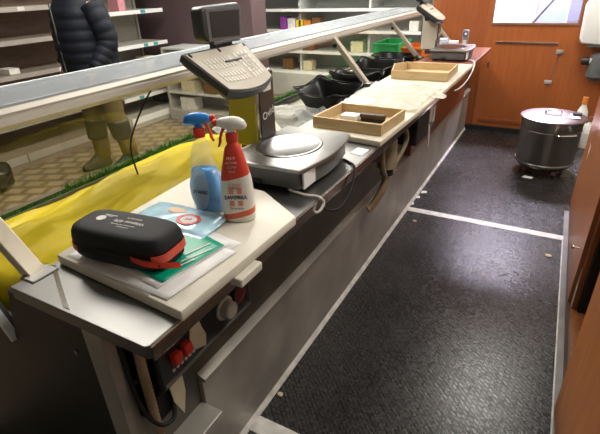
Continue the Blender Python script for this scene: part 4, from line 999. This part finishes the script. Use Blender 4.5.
for s, dx in ((-1, .10), (1, -.06)):
    tr = B(); loft(tr, [sup(r, r, z, 2.2, 24, x, y) for z, x, y, r in ((.90, .0, s * .085, .12), (.75, .01 + dx * .2, s * .10, .108), (.5, -.01 + dx * .5, s * .11, .088), (.35, dx * .7, s * .11, .080), (.22, dx * .85 + .02, s * .11, .074), (.10, dx + .02, s * .11, .070))])
    obj('trouser_leg', tr, 'trouser', PT, local=True, smooth='all')
    kp_ = B(); loft(kp_, [sup(r, r, z, 2.2, 24, x, s * .11) for z, x, r in ((.46, dx * .55, .093), (.44, dx * .57, .096), (.30, dx * .77, .087), (.28, dx * .8, .083))]); obj('knee_patch', kp_, 'boot', PT, local=True, smooth='all')
    bt = B(); loft(bt, [sup(a, w_, z, 2.4, 24, cx, s * .115) for z, a, w_, cx in ((.002, .145, .052, dx - .055), (.03, .148, .054, dx - .055), (.055, .135, .052, dx - .05), (.085, .10, .05, dx - .015), (.13, .064, .05, dx + .02), (.17, .064, .055, dx + .02))])
    obj('boot', bt, 'boot', PT, local=True, smooth='all')

# ------------------------------------------------------------------ lamps on the ceiling
def lamp(x, y, lx, ly, power, label, col=(1, .95, .86)):
    T = thing('ceiling_light', label, 'lamp', (x, y, 2.72))
    obj('lamp_tray', box(B(), x - lx / 2 - .03, x + lx / 2 + .03, y - ly / 2 - .03, y + ly / 2 + .03, 2.76, 2.80, .004), 'white', T)
    obj('diffuser', box(B(), x - lx / 2, x + lx / 2, y - ly / 2, y + ly / 2, 2.735, 2.76, .004), 'lamp', T)
    L_ = bpy.data.lights.new('ceiling_light_glow', 'AREA'); L_.shape = 'RECTANGLE'; L_.size = lx; L_.size_y = ly; L_.energy = power; L_.color = col
    o = bpy.data.objects.new('ceiling_light_glow', L_); COL.objects.link(o); o.location = (x, y, 2.725)
lamp(-.05, 4.1, .60, 1.2, 15, 'fluorescent ceiling light above the far aisle')
lamp(.35, 1.7, .40, 1.2, 17, 'added unseen ceiling light above the near aisle brightening the counter skirt')  # extra lamp put in to brighten the counter's skirt
lamp(-1.6, 3.0, .60, 1.2, 6, 'fluorescent ceiling light above the serving counter')
lamp(-2.4, 2.0, .4, 1.5, 42, 'fluorescent ceiling light above the shop floor nearest the camera')
lamp(-2.3, 4.3, .4, 1.5, 42, 'fluorescent ceiling light above the shop floor before the fridge')
lamp(-2.9, 5.6, .9, .3, 30, 'fluorescent ceiling light in front of the wall fridge')
lamp(-.3, 6.1, .9, .4, 230, 'bright ceiling light in the room beyond the door', (1.0, .86, .96))

w = bpy.data.worlds.new('room_ambience'); S.world = w; w.use_nodes = True
w.node_tree.nodes['Background'].inputs[0].default_value = (.9, .92, 1, 1); w.node_tree.nodes['Background'].inputs[1].default_value = .05

GROUPS = {'carton': 'cartons on the shop shelves', 'food_pack': 'food packs in the wall fridge', 'ceiling_light': 'fluorescent ceiling lights', 'shop_shelving': 'shop shelving bays',
          'display_tray': 'black trays in the display well', 'wooden_tray': 'wooden trays on the boards', 'cutting_board': 'white cutting boards', 'spray_bottle': 'spray bottles on the board',
          'counter_scale': 'counter scales', 'paper_sheet': 'papers under the black case', 'plastic_crate': 'crates in the far well', 'cleaner_bottle': 'cleaner bottles by the back door',
          'torn_paper': 'torn paper bits at the counter foot', 'crumb': 'crumbs on the mats'}
for o in S.objects:
    k = o.name.split('.')[0]
    if o.parent is None and k in GROUPS: o['group'] = GROUPS[k]

# ------------------------------------------------------------------ camera
cam = bpy.data.cameras.new('camera'); co = bpy.data.objects.new('camera', cam); COL.objects.link(co)
cc = Vector((300, 217)); F = 447.038
v1 = Vector((578 - 300, -28 - 217, F)).normalized(); v2 = -Vector((-596 - 300, 16 - 217, F)).normalized()
v2 = (v2 - v1 * v2.dot(v1)).normalized(); v3 = v2.cross(v1)           # world X, Y, Z as seen by the camera (right, down, forward)
Rm = Matrix((v2, v1, v3))
right = Rm.col[0]; down = Rm.col[1]; fwd = Rm.col[2]
m4 = Matrix((right, -down, -fwd)).transposed().to_4x4(); m4.translation = Vector((0, 0, 1.5)); co.matrix_world = m4
cam.sensor_width = 36; cam.lens = F / 600 * 36; cam.clip_start = .02
S.camera = co
S.view_settings.view_transform = 'Standard'; S.view_settings.look = 'None'; S.view_settings.gamma = 1; S.view_settings.use_curve_mapping = False
S.view_settings.exposure = 0.5
